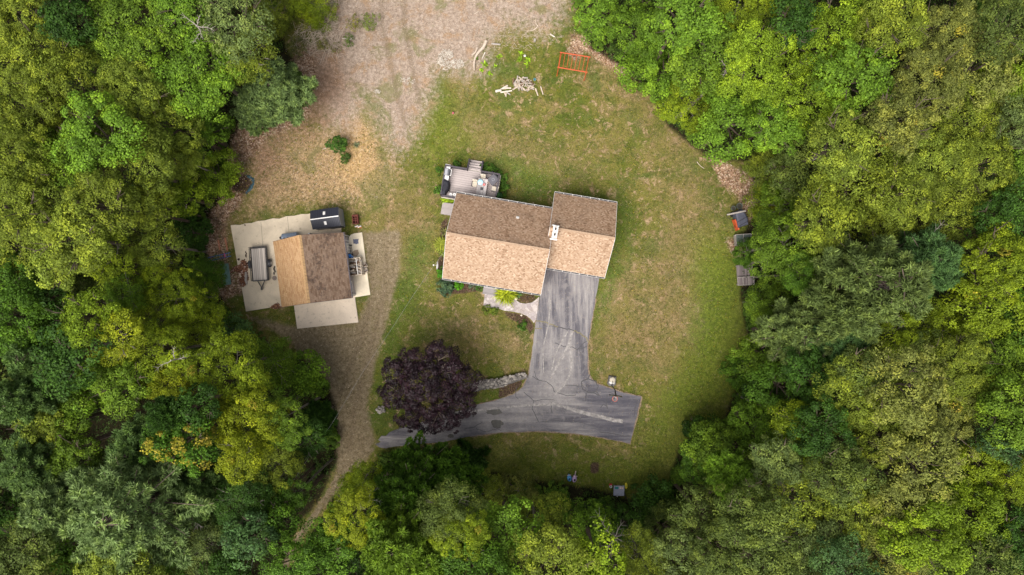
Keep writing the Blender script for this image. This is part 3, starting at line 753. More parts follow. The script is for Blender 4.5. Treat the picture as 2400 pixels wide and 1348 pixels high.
def railing(par, a, b, z0=ZD, h=.95, name='railing'):
    a = Vector((*a, 0)); b = Vector((*b, 0)); m = MB(); L = (b - a).length
    m.bar(a + Vector((0, 0, z0 + h)), b + Vector((0, 0, z0 + h)), .14, .045); m.bar(a + Vector((0, 0, z0 + .1)), b + Vector((0, 0, z0 + .1)), .06, .05)
    k = max(2, int(L / .13))
    for i in range(k + 1):
        p = a.lerp(b, i / k); w = .10 if i in (0, k) else .03
        m.box((p.x, p.y, z0 + h / 2 - (.0 if w < .05 else -.02)), (w, w, h - .04 if w < .05 else h + .06))
    return m.obj(name, M_rail, par)
railing(deck, (.03, -.06), (sx0 - .05, -.06)); railing(deck, (sx1 + .05, -.06), (DW - .06, -.06))
railing(deck, (DW - .06, -.15), (DW - .06, -2.0)); railing(deck, (.03, -.15), (.03, -DD + .05)); railing(deck, (.03, -DD + .04), (wall_x - .08, -DD + .04))
# steps
m = MB(); 
for i in range(4):
    m.box(((sx0 + sx1) / 2, .15 + i * .27, ZD - .1 - i * .19), (sx1 - sx0, .27, .05)); m.box(((sx0 + sx1) / 2, .03 + i * .27, ZD - .19 - i * .19), (sx1 - sx0, .02, .13))
st = m.obj('steps', M_deck, deck)
for x, nm in ((sx0, 'l'), (sx1, 'r')):
    m = MB(); m.bar((x, .0, ZD + .9), (x, .95, ZD + .55), .13, .045); m.box((x, .93, .7), (.11, .11, 1.4)); m.bar((x, 0, .8), (x, 1.0, .15), .05, .2)
    for i in range(7): m.bar((x, .1 + i * .12, ZD - .3 - i * .04), (x, .1 + i * .12, ZD + .86 - i * .045), .03, .03)
    m.obj('stair_railing', M_rail, deck)

def on_deck(px, py, z):
    return P(px, py, z)
def Wd(px, py, ztop, zb=ZD):
    p = P(px, py, ztop); p.z = zb; return p
# grey grill with white side shelves
g = thing('gas_grill', 'grey gas grill with white side shelves in the upper left corner of the deck', 'grill', Wd(1049.5, 404, 1.7), ANG)
m = MB(); m.box((-.05, 0, .45), (.5, .62, .7)); [m.cyl((x, y, 0), (x, y, .12), .05) for x in (-.25, .15) for y in (-.25, .25)]; m.obj('cabinet', M_dark, g)
m = MB(); m.add([(-.32, -.3, .8), (.12, -.3, .8), (.12, .3, .8), (-.32, .3, .8), (-.25, -.29, 1.0), (.0, -.29, 1.02), (.0, .29, 1.02), (-.25, .29, 1.0)], [(3, 2, 1, 0), (4, 5, 6, 7), (0, 1, 5, 4), (1, 2, 6, 5), (2, 3, 7, 6), (3, 0, 4, 7)])
m.obj('lid', M_grey, g)
m = MB(); m.box((.17, 0, .82), (.10, .56, .06)); [m.cyl((.23, y, .8), (.27, y, .8), .035) for y in (-.2, 0, .2)]; m.obj('control_panel', M_black, g)
m = MB(); m.cyl((.32, -.3, .9), (.32, .3, .9), .03); m.bar((.2, -.27, .88), (.32, -.27, .9), .03, .03); m.bar((.2, .27, .88), (.32, .27, .9), .03, .03); m.obj('handle', M_white, g)
for s in (-1, 1):
    m = MB(); m.box((-.08, s * .52, .82), (.48, .40, .04)); m.obj('side_shelf', M_white, g)
g = thing('covered_grill', 'second grill under a black fabric cover, against the left deck railing', 'grill', Wd(1043, 438, 1.7), ANG)
def cover(pts, zs, shrink, name, mat, par):
    m = MB(); n = len(pts); lv = []
    cxx = sum(p[0] for p in pts) / n; cyy = sum(p[1] for p in pts) / n
    for z, s in zip(zs, shrink): lv += [(cxx + (p[0] - cxx) * s, cyy + (p[1] - cyy) * s, z) for p in pts]
    fs = [tuple(range(n - 1, -1, -1)), tuple((len(zs) - 1) * n + i for i in range(n))]
    for k in range(len(zs) - 1): fs += [(k * n + i, k * n + (i + 1) % n, (k + 1) * n + (i + 1) % n, (k + 1) * n + i) for i in range(n)]
    m.add(lv, fs); return m.obj(name, mat, par, bevel=.02)
M_cover = simple('black_cover_fabric', (.022, .022, .03), .75, .3, .4, 4, bump=.6)
cover([(-.25, -.75), (.12, -.75), (.2, -.4), (.38, -.15), (.38, .25), (.3, .55), (-.1, .72), (-.3, .7)], [.02, .7, .95, 1.08], [1.05, 1.0, .92, .62], 'fabric_cover', M_cover, g)
m = MB(); m.cyl((.42, -.25, .0), (.42, -.25, .12), .05); m.obj('caster', M_black, g)
for i, (x, y) in enumerate([(1056.5, 456), (1065.2, 456)]):
    g = thing('bucket', ['left of two round white pails on the deck by the roof edge', 'right of two round white pails on the deck, touching the roof edge'][i], 'bucket', Wd(x, y, ZD + .9), 0, 'white pails')
    m = MB(); m.lathe([(.12, 0), (.135, .6), (.15, .85), (.125, .86), (.12, .80), (.0, .80)][:5], n=16); m.obj('pail', M_white, g)
    m = MB(); m.lathe([(.05, .805), (.055, .86), (.02, .87)], n=10); m.obj('knob', M_grey, g)
# table (long side down), chairs
tb = thing('patio_table', 'long weathered slatted patio table on the deck, end under the eave', 'table', Wd(1129, 441, ZD + .74), ANG)
M_table = boards('weathered_slats', (0.42, 0.38, 0.37), w=.11, axis=0)
m = MB(); m.box((0, 0, .72), (.86, 1.75, .045)); m.obj('tabletop', M_table, tb)
for x in (-.38, .38):
    for y in (-.8, .8):
        m = MB(); m.box((x, y, .35), (.07, .07, .7)); m.obj('leg', M_rail, tb)
m = MB(); m.box((.02, -.05, .746), (.26, .26, .012)); m.obj('centre_plate', M_dark, tb)
o = thing('round_tray', 'pale blue round glass disc lying on the upper end of the patio table', 'tray', Wd(1126, 427, ZD + .85, ZD + .744))
m = MB(); m.lathe([(.2, 0), (.26, .03), (.27, .10), (.22, .17), (.0, .2)][:4], n=24); m.obj('disc', simple('pale_blue_glass', (.42, .62, .72), .2, .6, .1, 4), o, smooth=True)
o = thing('red_lantern', 'small red round lantern on the table beside the pale blue disc', 'lantern', Wd(1135, 432, ZD + .85, ZD + .744))
m = MB(); m.lathe([(.08, 0), (.12, .06), (.10, .14), (.05, .18)], n=14); m.obj('body', simple('red_enamel', (.6, .05, .05), .4, .5), o)
m = MB(); m.ring((0, 0, .2), .04, .012, 10, 5); m.obj('ring_handle', M_white, o)
M_cush = simple('oatmeal_cushion', (.55, .49, .40), .9, .1, .12, 5)
def patio_chair():
    c = thing('patio_chair', 'x', 'chair')
    m = MB(); m.box((0, 0, .40), (.48, .5, .10)); m.obj('seat', M_cush, c, bevel=.03)
    m = MB(); m.box((0, .27, .68), (.48, .09, .5), M=Matrix.Rotation(R(-12), 3, 'X')); m.obj('backrest', M_cush, c, bevel=.03)
    for x in (-.25, .25):
        m = MB(); m.box((x, 0, .58), (.05, .52, .03)); m.obj('armrest', M_rail, c)
        for y in (-.22, .24):
            m = MB(); m.box((x, y, .28), (.04, .04, .57)); m.obj('leg', M_rail, c)
    return c
pc = patio_chair()
spots = [(1112.5, 431, ANG, 'cushioned chair on the left side of the patio table, oatmeal seat'), (1132, 419, ANG + R(4), 'cushioned chair at the head of the patio table behind the pale blue disc'),
         (1159, 443, ANG - R(97), 'cushioned chair against the right railing of the deck, seat facing left')]
for i, (x, y, a, lb) in enumerate(spots):
    c = pc if i == 0 else copy_tree(pc)
    c.location = Wd(x, y, ZD + .5); c.rotation_euler = (0, 0, a); tag(c, lb, 'chair', 'cushioned patio chairs on the deck')
o = thing('fire_pit', 'dark grey square fire table under its cover, turned on the upper right of the deck', 'fire pit', Wd(1155.5, 421, ZD + .7), ANG - R(38))
m = MB(); m.box((0, 0, .3), (.62, .72, .6)); m.obj('base', M_dark, o)
m = MB(); m.box((0, 0, .63), (.78, .86, .07)); m.obj('table_top', simple('charcoal_top', (.10, .095, .11), .6, .3, .15, 5), o, bevel=.05)
m = MB(); m.ring((0, .02, .67), .12, .02, 12, 5); m.obj('crest', M_grey, o)
m = MB(); m.box((-.15, .50, .42), (.95, .08, .6), M=Matrix.Rotation(R(10), 3, 'X')); m.obj('leaning_lid', M_cover, o)
M_fl = simple('cream_petals', (.75, .68, .52), .8); M_pink = simple('pink_petals', (.7, .35, .38), .8); M_leafd = simple('dark_leaf', (.03, .075, .02), .7)
o = thing('flower_pot', 'pot of cream and pink flowers between the table and the fire table', 'plant', Wd(1144, 424, ZD + .5))
m = MB(); m.lathe([(.12, 0), (.17, .3), (.14, .3)], n=14); m.obj('pot', simple('terracotta', (.35, .16, .1)), o)
for nm, mt, sd in (('cream_flowers', M_fl, 1), ('pink_flowers', M_pink, 2)):
    m = MB(); r = random.Random(sd)
    for i in range(16): 
        a = r.uniform(0, 6.28); q = r.uniform(.0, .24); m.rock((math.cos(a) * q, math.sin(a) * q, .36 + r.uniform(0, .16)), (.10, .10, .06), i, rough=.3)
    m.obj(nm, mt, o)

# ------------------------------------------------------------------ front walk, steps, beds
def stone_walk():
    n = N('stone_pavers', .85, .2); co = n.coords()
    vo = n.new('ShaderNodeTexVoronoi', feature='DISTANCE_TO_EDGE'); n.put(vo.inputs['Vector'], co); vo.inputs['Scale'].default_value = 3.2
    vc = n.new('ShaderNodeTexVoronoi'); n.put(vc.inputs['Vector'], co); vc.inputs['Scale'].default_value = 3.2
    sp = n.new('ShaderNodeSeparateColor'); n.t.links.new(vc.outputs['Color'], sp.inputs[0])
    g = n.ramp(sp.outputs[0], [(0, (.33, .28, .28)), (.5, (.42, .37, .36)), (1, (.54, .48, .46))])
    b = n.noise(co, 1.2, 4); g = n.mix(n.math('MULTIPLY', n.step(b, .5, .65), .4), g, (.36, .30, .25))
    f = n.noise(co, 14, 3, .7); k = n.math('MULTIPLY_ADD', f, .7, .65); kk = n.new('ShaderNodeCombineColor'); [n.put(kk.inputs[i], k) for i in range(3)]
    g = n.mix(1.0, g, kk.outputs[0], 'MULTIPLY')
    n.base(n.mix(n.math('MULTIPLY', n.step(vo.outputs[0], .05, .0), .6), g, (.16, .13, .10))); return n.m
WALK = [(1136, 690), (1133, 716), (1138, 720), (1155, 722), (1170, 724), (1182, 728), (1205, 731), (1222, 735), (1234, 740), (1244, 748), (1251, 757), (1256, 750), (1261, 720), (1264, 695),
        (1258, 701), (1247, 709), (1232, 712), (1219, 710), (1208, 703), (1185, 701), (1168, 699), (1166, 688)]
o = slab('front_walk', WALK, -.1, .05, stone_walk()); tag(o, kind='structure')
M_step = boards('grey_step_boards', (.34, .31, .31), w=.4, axis=1, gap=.03)
st = thing('front_steps', 'grey front steps under the lower eave leading to the stone walk', 'steps', P(1151, 678), ANG)
for i in range(3):
    m = MB(); m.box((0, .35 - i * .36, .42 - i * .15), (1.45, .36, .12)); m.box((0, .35 - i * .36, .18 - i * .07), (1.40, .34, .36 - i * .14)); m.obj('step', M_step, st)
M_rockw = simple('white_rock', (.7, .62, .5), .8, .2, .1)
for i, (x, y, d, lb) in enumerate([(1209, 700, .34, 'large white rounded stone at the left end of the round mulch bed'), (1222, 739, .2, 'small white stone at the edge of the mulch below the walk')]):
    o = MB().rock((0, 0, d * .35), (d, d * .9, d * .8), 3 + i, n=12, m=8, rough=.08).obj('stone', M_rockw, smooth=True); o.location = P(x, y); tag(o, lb, 'stone')

# bird bath
o = thing('satellite_dish', 'white satellite dish on a short post beside the left wall of the house', 'satellite dish', P(1029, 623), R(-5))
m = MB(); m.cyl((0, 0, 0), (0, 0, 1.0), .03); m.bar((-.02, 0, .95), (-.38, 0, .9), .035, .035); m.obj('mast', M_grey, o)
m = MB(); 
vs = []; 
for i in range(9):
    for j in range(13):
        a = -1 + 2 * i / 8; b = -1 + 2 * j / 12
        y = b * .40; z = a * .34 * math.sqrt(max(0, 1 - b * b)); vs.append((.10 - .22 * (b * b + a * a * (1 - b * b)) * .6, y, 1.15 + z))
m.add(vs, [(i * 13 + j, i * 13 + j + 1, (i + 1) * 13 + j + 1, (i + 1) * 13 + j) for i in range(8) for j in range(12)])
dz = m.obj('dish', simple('dish_white', (.78, .77, .78), .4, .4, .05), o, smooth=True); s_ = dz.modifiers.new('s', 'SOLIDIFY'); s_.thickness = .03
m = MB(); m.box((-.42, 0, .9), (.09, .12, .09)); m.obj('receiver', M_white, o)

# ------------------------------------------------------------------ outbuilding
AB = R(7.5); zb, rb = 2.6, 2.5
bx_ = Vector((math.cos(AB), math.sin(AB), 0)); by_ = Vector((-math.sin(AB), math.cos(AB), 0))
WB, DB = 6.37, 5.94
cb = P(660, 720, zb) + bx_ * (WB / 2) + by_ * (DB / 2); cb.z = 0
ob = thing('outbuilding', 'small detached garage with two-tone ochre and dark-stained brown gable roof', 'garage', cb, AB)
hx, hy = WB / 2, DB / 2; wx, wy = hx - .22, hy - .2
m = MB(); m.box((0, 0, (zb - .02) / 2 - .05), (2 * wx, 2 * wy, zb + .08))
for s in (-1, 1):
    y = s * (wy - .06); zt = zb - .02; zg = zb + rb - .16; xx = min((zg - zt) / (rb / hx), wx)
    m.add([(-xx, y - .06, zt), (xx, y - .06, zt), (0, y - .06, zg), (-xx, y + .06, zt), (xx, y + .06, zt), (0, y + .06, zg)], [(0, 1, 2), (3, 5, 4), (0, 3, 4, 1), (1, 4, 5, 2), (2, 5, 3, 0)])
m.obj('wall', M_sidg, ob)
slope('roof', (0, -hy, zb + rb), (0, hy, zb + rb), (-hx, hy, zb), (-hx, -hy, zb), M_sh_o, ob); ob.children[-1]
r2 = slope('roof', (.001, -hy, zb + rb), (.001, hy, zb + rb), (hx, hy, zb), (hx, -hy, zb), M_sh_b, ob); r2['label'] = 'dark-stained brown right slope of the outbuilding roof'
m = MB()
r = random.Random(4)
for i in range(20):
    y0 = -hy + i * DB / 20; m.box((-.09 + r.uniform(-.012, .012), y0 + DB / 40, zb + rb - .045), (.21, DB / 20 - .03, .03), M=Matrix.Rotation(R(-38), 3, 'Y'))
    m.box((.075, y0 + DB / 40, zb + rb - .04), (.16, DB / 20 - .03, .03), M=Matrix.Rotation(R(38), 3, 'Y'))
m.obj('ridge_cap', simple('ochre_ridge', (.45, .29, .15), .9, .1, .2, 7), ob)
for s in (-1, 1):
    m = MB()
    for q in (-1, 1): m.bar((q * hx, s * (hy + .012), zb - .07), (0, s * (hy + .012), zb + rb - .07), .02, .14)
    m.obj('rake_board', M_rail, ob)
window(ob, (-wx, .5, 1.5), .8, .9, 'x', -1)
m = MB(); m.box((wx + .03, 1.7, 1.1), (.05, .9, 2.0)); dr = m.obj('side_door', M_white, ob); 
m = MB(); m.rock((wx + .08, 1.4, 1.05), (.06, .06, .06), 2, rough=0); m.obj('door_handle', M_dark, dr)
window(ob, (wx, -1.9, 1.5), .9, .8, 'x', 1)
m = MB(); m.box((.3, -wy - .03, 1.15), (3.6, .05, 2.2)); [m.box((.3, -wy - .055, .1 + i * .44), (3.6, .012, .03)) for i in range(1, 5)]; m.obj('overhead_door', M_white, ob)
m = MB(); m.box((hx + .05, 0, zb - .06), (.09, DB, .09)); m.obj('gutter', M_rail, ob)
m = MB(); m.tube([(hx + .05, hy - .1, zb - .08), (wx + .07, hy - .12, zb - .45), (wx + .07, hy - .12, .1)], .04, 6); m.obj('downspout', M_white, ob)
m = MB(); m.box((wx + .04, hy - .6, 1.25), (.06, .08, 2.4)); m.box((wx + .04, -wy + .1, 1.25), (.06, .1, 2.4)); m.obj('corner_board', M_white, ob)

# oil tank
o = thing('oil_tank', 'blue-grey oval fuel tank standing on legs behind the outbuilding', 'tank', P(685, 556), AB)
M_tank = simple('blue_grey_tank_paint', (.21, .26, .35), .45, .5, .12, 3)
m = MB(); prof = []
n = 20; L = 1.42
ring = [(math.cos(2 * math.pi * i / n) * .36, .62 + math.sin(2 * math.pi * i / n) * (.40)) for i in range(n)]
vs = []; 
for x, s in [(-L / 2, .0), (-L / 2, .9), (-L / 2 + .04, 1), (L / 2 - .04, 1), (L / 2, .9), (L / 2, .0)]:
    vs += [(x, yy * s, .62 + (zz - .62) * s) for yy, zz in ring]
m.add(vs, [(k * n + i, (k + 1) * n + i, (k + 1) * n + (i + 1) % n, k * n + (i + 1) % n) for k in range(5) for i in range(n)])
m.obj('tank_body', M_tank, o, smooth=False)
m = MB(); [m.cyl((x, -.1, .98), (x, -.1, 1.1), .045) for x in (-.45, -.1, .2, .5)]; m.obj('fittings', M_black, o)
for x in (-.5, .5):
    for y in (-.2, .2):
        m = MB(); m.cyl((x, y, .0), (x, y, .35), .03); m.obj('leg', M_dark, o)
o = thing('metal_pot', 'small dark round pot at the left end of the blue-grey fuel tank', 'pot', P(660, 558))
m = MB(); m.lathe([(.09, 0), (.13, .12), (.12, .3), (.09, .31)], n=12); m.obj('pot_body', M_black, o)
m = MB(); m.cyl((0, 0, .31), (0, 0, .36), .03); m.obj('lid_knob', M_dark, o)
o = thing('gas_meter', 'tiny white and black fitting at the upper wall of the outbuilding', 'fitting', P(729, 549))
m = MB(); m.box((0, 0, .6), (.16, .12, .25)); m.obj('housing', M_white, o); m = MB(); m.cyl((0.12, 0, 0), (0.12, 0, .7), .04); m.obj('pipe', M_black, o)

# black shed
AS = R(7.6)
p1, p2 = P(733, 538.5, 1.75), P(799, 529.5, 1.75); p3 = P(726.5, 494, 1.75)
ws = (p2 - p1).length; ds = (p3 - p1).length
cs_ = p1 + Vector((math.cos(AS), math.sin(AS), 0)) * ws / 2 + Vector((-math.sin(AS), math.cos(AS), 0)) * ds / 2; cs_.z = 0
sh = thing('garden_shed', 'black-roofed metal storage shed with white ridge strip and two skylights', 'shed', cs_, AS)
M_shr = N('black_ribbed_metal', .5, .4); _co = M_shr.coords(); _sp = M_shr.new('ShaderNodeSeparateXYZ'); M_shr.put(_sp.inputs[0], _co)
_f = M_shr.math('FRACT', M_shr.math('DIVIDE', _sp.outputs[0], .16)); M_shr.base(M_shr.ramp(_f, [(0, (.022, .024, .036)), (.8, (.03, .032, .046)), (.9, (.012, .012, .02)), (1, (.02, .02, .03))])); M_shr.bump(M_shr.step(_f, .75, .9), .5, .02); M_shr = M_shr.m
M_shw = simple('shed_wall_grey', (.30, .30, .31), .5, .4, .1, 5)
hx, hy = ws / 2, ds / 2; zs_, rs_ = 1.75, .42
m = MB(); m.box((.04, 0, zs_ / 2), (ws - .10, ds - .14, zs_ - .03))
for s in (-1, 1):
    x = s * (hx - .05) + .04
    m.add([(x - .03, -hy + .07, zs_ - .03), (x - .03, hy - .07, zs_ - .03), (x - .03, 0, zs_ + rs_ - .05), (x + .03, -hy + .07, zs_ - .03), (x + .03, hy - .07, zs_ - .03), (x + .03, 0, zs_ + rs_ - .05)], [(0, 2, 1), (3, 4, 5), (0, 1, 4, 3), (1, 2, 5, 4), (2, 0, 3, 5)])
m.obj('wall', M_shw, sh)
m = MB(); m.box((.6, -hy + .04, .9), (1.2, .04, 1.6)); m.obj('sliding_door', simple('shed_door_dark', (.05, .05, .07), .5), sh)
slope('roof', (-hx, 0, zs_ + rs_), (hx, 0, zs_ + rs_), (hx, -hy, zs_), (-hx, -hy, zs_), M_shr, sh, .05)
slope('roof', (-hx, .001, zs_ + rs_), (hx, .001, zs_ + rs_), (hx, hy, zs_), (-hx, hy, zs_), M_shr, sh, .05)
m = MB(); m.box((0, 0, zs_ + rs_ + .02), (ws, .09, .05)); m.obj('ridge_strip', M_white, sh)
for s in (-1, 1):
    th = math.atan2(rs_, hy); m = MB(); m.box((-.02, s * hy * .52, zs_ + rs_ * .48 + .03), (.22, .34, .04), M=Matrix.Rotation(-s * th, 3, 'X')); m.obj('skylight', M_white, sh, bevel=.012)

# trailer
tc = P(613, 620); tr = thing('utility_trailer', 'black steel utility trailer with weathered plank bed parked on the concrete pad', 'trailer', tc, R(4))
M_bed = boards('weathered_bed_planks', (.52, .46, .41), w=.17, axis=0, gap=.12, var=.25)
m = MB(); m.box((.0, 0, .5), (1.34, 2.95, .06)); m.obj('bed', M_bed, tr)
m = MB()
for x in (-.74, .74):
    m.bar((x, -1.52, .48), (x, 1.52, .48), .07, .12); m.bar((x, -1.52, .86), (x, 1.52, .86), .055, .055)
    for y in (-1.5, -.5, .65, 1.48): m.bar((x, y, .45), (x, y, .86), .05, .05)
for y in (-1.53, 1.53): m.bar((-.74, y, .48), (.74, y, .48), .07, .12)
m.bar((-.70, -1.5, .84), (.70, -1.5, .84), .06, .06)
m.obj('frame', M_black, tr)
m = MB(); m.bar((-1.0, 1.6, .75), (.9, 1.6, .75), .09, .5) if False else None
for z in (.55, .75, .95): m.bar((-.78, 1.6, z), (.78, 1.6, z), .04, .04)
for x in np.linspace(-.76, .76, 9): m.bar((x, 1.6, .5), (x, 1.6, 1.0), .03, .03)
m.obj('tailgate', M_black, tr)
m = MB(); m.bar((-.33, -1.5, .42), (0.02, -2.2, .42), .07, .09); m.bar((.35, -1.5, .42), (0.02, -2.2, .42), .07, .09); m.box((.02, -2.28, .44), (.16, .24, .1)); m.obj('drawbar', M_black, tr)
for s in (-1, 1):
    x = s * .92
    w = MB(); w.tube([(x - .1, .05, .3), (x - .09, .05, .3), (x + .09, .05, .3), (x + .1, .05, .3)], [.22, .30, .30, .22], 20); wh = w.obj('wheel', M_black, tr)
    w = MB(); w.cyl((x + s * .085, .05, .3), (x + s * .115, .05, .3), .15, None, 16); w.obj('rim', M_white, wh)
    w = MB(); pts = [(s * .92, .05 + .38 * math.cos(R(a)), .3 + .36 * math.sin(R(a))) for a in range(10, 171, 20)]
    for a, b in zip(pts[:-1], pts[1:]): w.bar(a, b, .22, .02)
    w.obj('fender', M_dark, tr)

# firewood crate, blue bag, metal cart, kettle, red stove ...
def M_wood(name, c, v=.35): return simple(name, c, .85, .15, v, 9)
M_wd1, M_wd2, M_wd3 = M_wood('split_wood_pale', (.46, .38, .30)), M_wood('split_wood_grey', (.36, .32, .29)), M_wood('bark_brown', (.14, .085, .055))
fr = thing('firewood_rack', 'slatted wooden rack packed with firewood against the right wall of the outbuilding', 'firewood rack', (P(831.5, 625, 1.3).x, P(831.5, 625, 1.3).y, 0.065), AB)
m = MB()
for z in (.1, .5, .9, 1.25):
    for s in (-1, 1): m.bar((s * .55, -.78, z), (s * .55, .78, z), .03, .09)
    for s in (-1, 1): m.bar((-.55, s * .78, z), (.55, s * .78, z), .03, .09)
for x in (-.55, .55):
    for y in (-.78, .78): m.box((x, y, .65), (.07, .07, 1.3))
m.obj('rack_frame', M_wood('rack_lumber', (.66, .56, .44), .1), fr)
m = MB(); m.bar((.22, -.75, 1.33), (.22, .75, 1.33), .05, .03); m.obj('top_slat', M_white, fr)
def split_log(mat, L=.42, r=.075, seed=0):
    rr = random.Random(seed); m = MB()
    a0 = rr.uniform(0, 6); pts = [(r * math.cos(a0 + t) * rr.uniform(.8, 1.1), r * math.sin(a0 + t) * rr.uniform(.8, 1.1)) for t in ((0, 1.0, 2.1, 3.1, 4.4) if seed % 2 else (0, 1.5, 2.9, 4.2))]
    n = len(pts); m.add([(-L / 2, p[0], p[1]) for p in pts] + [(L / 2, p[0] * .95, p[1] * .95) for p in pts], [tuple(range(n)), tuple(range(2 * n - 1, n - 1, -1))] + [(i, n + i, n + (i + 1) % n, (i + 1) % n) for i in range(n)])
    me = m.obj('split_log', mat); return me
protos = [split_log(mt, .40 + .04 * (i % 3), .07 + .012 * (i % 4), i) for i, mt in enumerate([M_wd1, M_wd2, M_wd1, M_wd3, M_wd2, M_wd1])]
used = set()
def put_log(loc, rot, k, label, group, sc=1.0):
    p = protos[k % len(protos)]
    if p.name in used: o = p.copy(); COL.objects.link(o)
    else: o = p; used.add(p.name)
    o.location = loc; o.rotation_euler = rot; o.scale = (sc, sc, sc)
    tag(o, label, 'firewood', group); return o
r = random.Random(11)
rot = Matrix.Rotation(AB, 3, 'Z')
for k in range(90):
    lz = .12 + (k // 9) * .115; col_ = k % 9
    v = rot @ Vector(((r.choice([-.28, .24])) + r.uniform(-.05, .05), -.68 + col_ * .17 + r.uniform(-.04, .04), lz + r.uniform(0, .03)))
    if lz > 1.0: v += rot @ Vector((r.uniform(-.12, .2), 0, .02))
    put_log(fr.location + v, (r.uniform(0, 6), r.uniform(-.15, .15), AB + (r.uniform(-.8, .8) if lz > 1.0 else r.uniform(-.15, .15))), k, 'split firewood log stacked inside the rack by the outbuilding wall', 'firewood stacked in the rack')
r = random.Random(5)
for k in range(10):
    v = rot @ Vector((.66 + r.uniform(-.05, .12), -.6 + k * .095, .10 + r.uniform(0, .1)))
    put_log(fr.location + v, (r.uniform(0, 6), r.uniform(-.2, .2), AB + r.uniform(-.6, .6)), k + 2, 'split log spilled on the concrete along the right side of the rack', 'logs spilled beside the rack', .8)
o = thing('blue_tarp_bundle', 'bright blue tarp bundle at the upper end of the firewood rack', 'tarp', P(823.5, 602), AB)
M_blue = simple('bright_blue_plastic', (.02, .20, .62), .4, .5, .3, 5)
m = MB(); [m.rock((dx, dy, dz), (.34, .3, .3), i, rough=.3, n=9, m=6) for i, (dx, dy, dz) in enumerate([(0, 0, .5), (-.1, .05, .3), (.12, -.05, .3), (0, .08, .75), (-.12, -.05, .62)])]
m.obj('folded_tarp', M_blue, o); m = MB(); m.ring((0, 0, .55), .2, .015, 14, 5); m.obj('rope', M_white, o)
o = thing('metal_cart', 'thin black metal cart frame between the white door and the blue tarp', 'cart', P(822, 586), AB)
m = MB()
for x in (-.17, .17):
    for y in (-.42, .42): m.bar((x, y, 0), (x, y, .9), .03, .03)
for z in (.3, .88):
    for x in (-.17, .17): m.bar((x, -.42, z), (x, .42, z), .03, .03)
    for y in (-.42, -.14, .14, .42): m.bar((-.17, y, z), (.17, y, z), .03, .03)
m.obj('cart_frame', M_black, o)
for y in (-.42, .42): m = MB(); m.cyl((-.2, y, .06), (.2, y, .06), .06); m.obj('wheel', M_black, o)
o = MB(); pts = [(-.28, .22), (-.12, .18), (-.02, .22), (.1, .2), (.24, .24), (.2, .02), (.24, -.2), (.12, -.22), (0, -.28), (-.1, -.2), (-.24, -.22), (-.26, 0)]
o.prism(pts, .0, .03); q = o.obj('rubber_mat', simple('slate_cloth', (.12, .13, .18), .8)); q.location = P(835, 566, 0) + Vector((0, 0, .07)); tag(q, 'crumpled slate-blue cloth lying on the narrow pale concrete strip', 'cloth')
st = MB(); st.prism([(-.3, -.2), (.1, -.35), (.35, .0), (.25, .35), (-.05, .3), (-.3, .1)], 0, .004); q = st.obj('oil_stain', simple('brown_stain', (.36, .27, .19), .8)); q.location = P(833, 594) + Vector((0, 0, .07)); tag(q, kind='structure')
o = thing('rusty_stove', 'rusty red-brown iron stove lying open on the grass right of the shed', 'stove', P(835, 515), R(5))
M_rust = simple('rust', (.13, .04, .03), .85, .2, .35, 7)
m = MB(); 
for s in (-1, 1): m.box((s * .24, 0, .25), (.07, .85, .5)); m.box((0, s * .40, .25), (.42, .05, .5))
m.box((0, 0, .03), (.42, .75, .05)); m.box((0, .05, .46), (.42, .05, .05)); m.box((0, -.12, .46), (.42, .05, .05)); m.box((.0, .0, .46), (.04, .78, .045)); m.obj('stove_body', M_rust, o)
m = MB(); m.box((0, .33, .515), (.44, .16, .03)); m.obj('top_plate', M_rust, o)
o = thing('scrap_heap', 'little heap of white rags and an orange-brown plank below the rusty stove', 'scrap', P(839, 531), R(-8))
m = MB(); [m.rock((-.2 + .09 * i, .05 * ((i % 3) - 1), .07), (.16, .12, .12), i, rough=.35) for i in range(6)]; m.obj('rags', M_white, o)
m = MB(); m.box((.12, -.06, .06), (.5, .13, .05)); m.obj('plank', M_wood('orange_brown_plank', (.38, .15, .06)), o)
# flat pan lid by the trailer
o = thing('pot_lid', 'round dull brown lid lying on the pad between trailer and outbuilding', 'lid', P(644, 652) + Vector((0, 0, .065)))
m = MB(); m.lathe([(.21, 0), (.22, .03), (.18, .05), (.0, .055)][:3], n=18); m.obj('disc', simple('dull_brown_metal', (.20, .16, .14), .7), o); m = MB(); m.cyl((0, 0, .05), (0, 0, .09), .03); m.obj('knob', M_dark, o)
o = thing('coiled_chain', 'dark chain heaped on the pad against the left wall of the outbuilding', 'chain', P(645.5, 634) + Vector((0, 0, .07)))
m = MB(); r = random.Random(8); [m.ring((r.uniform(-.12, .06), -.35 + i * .07, .03 + r.uniform(0, .03)), .05, .02, 8, 5) for i in range(11)]; m.obj('links', M_black, o)

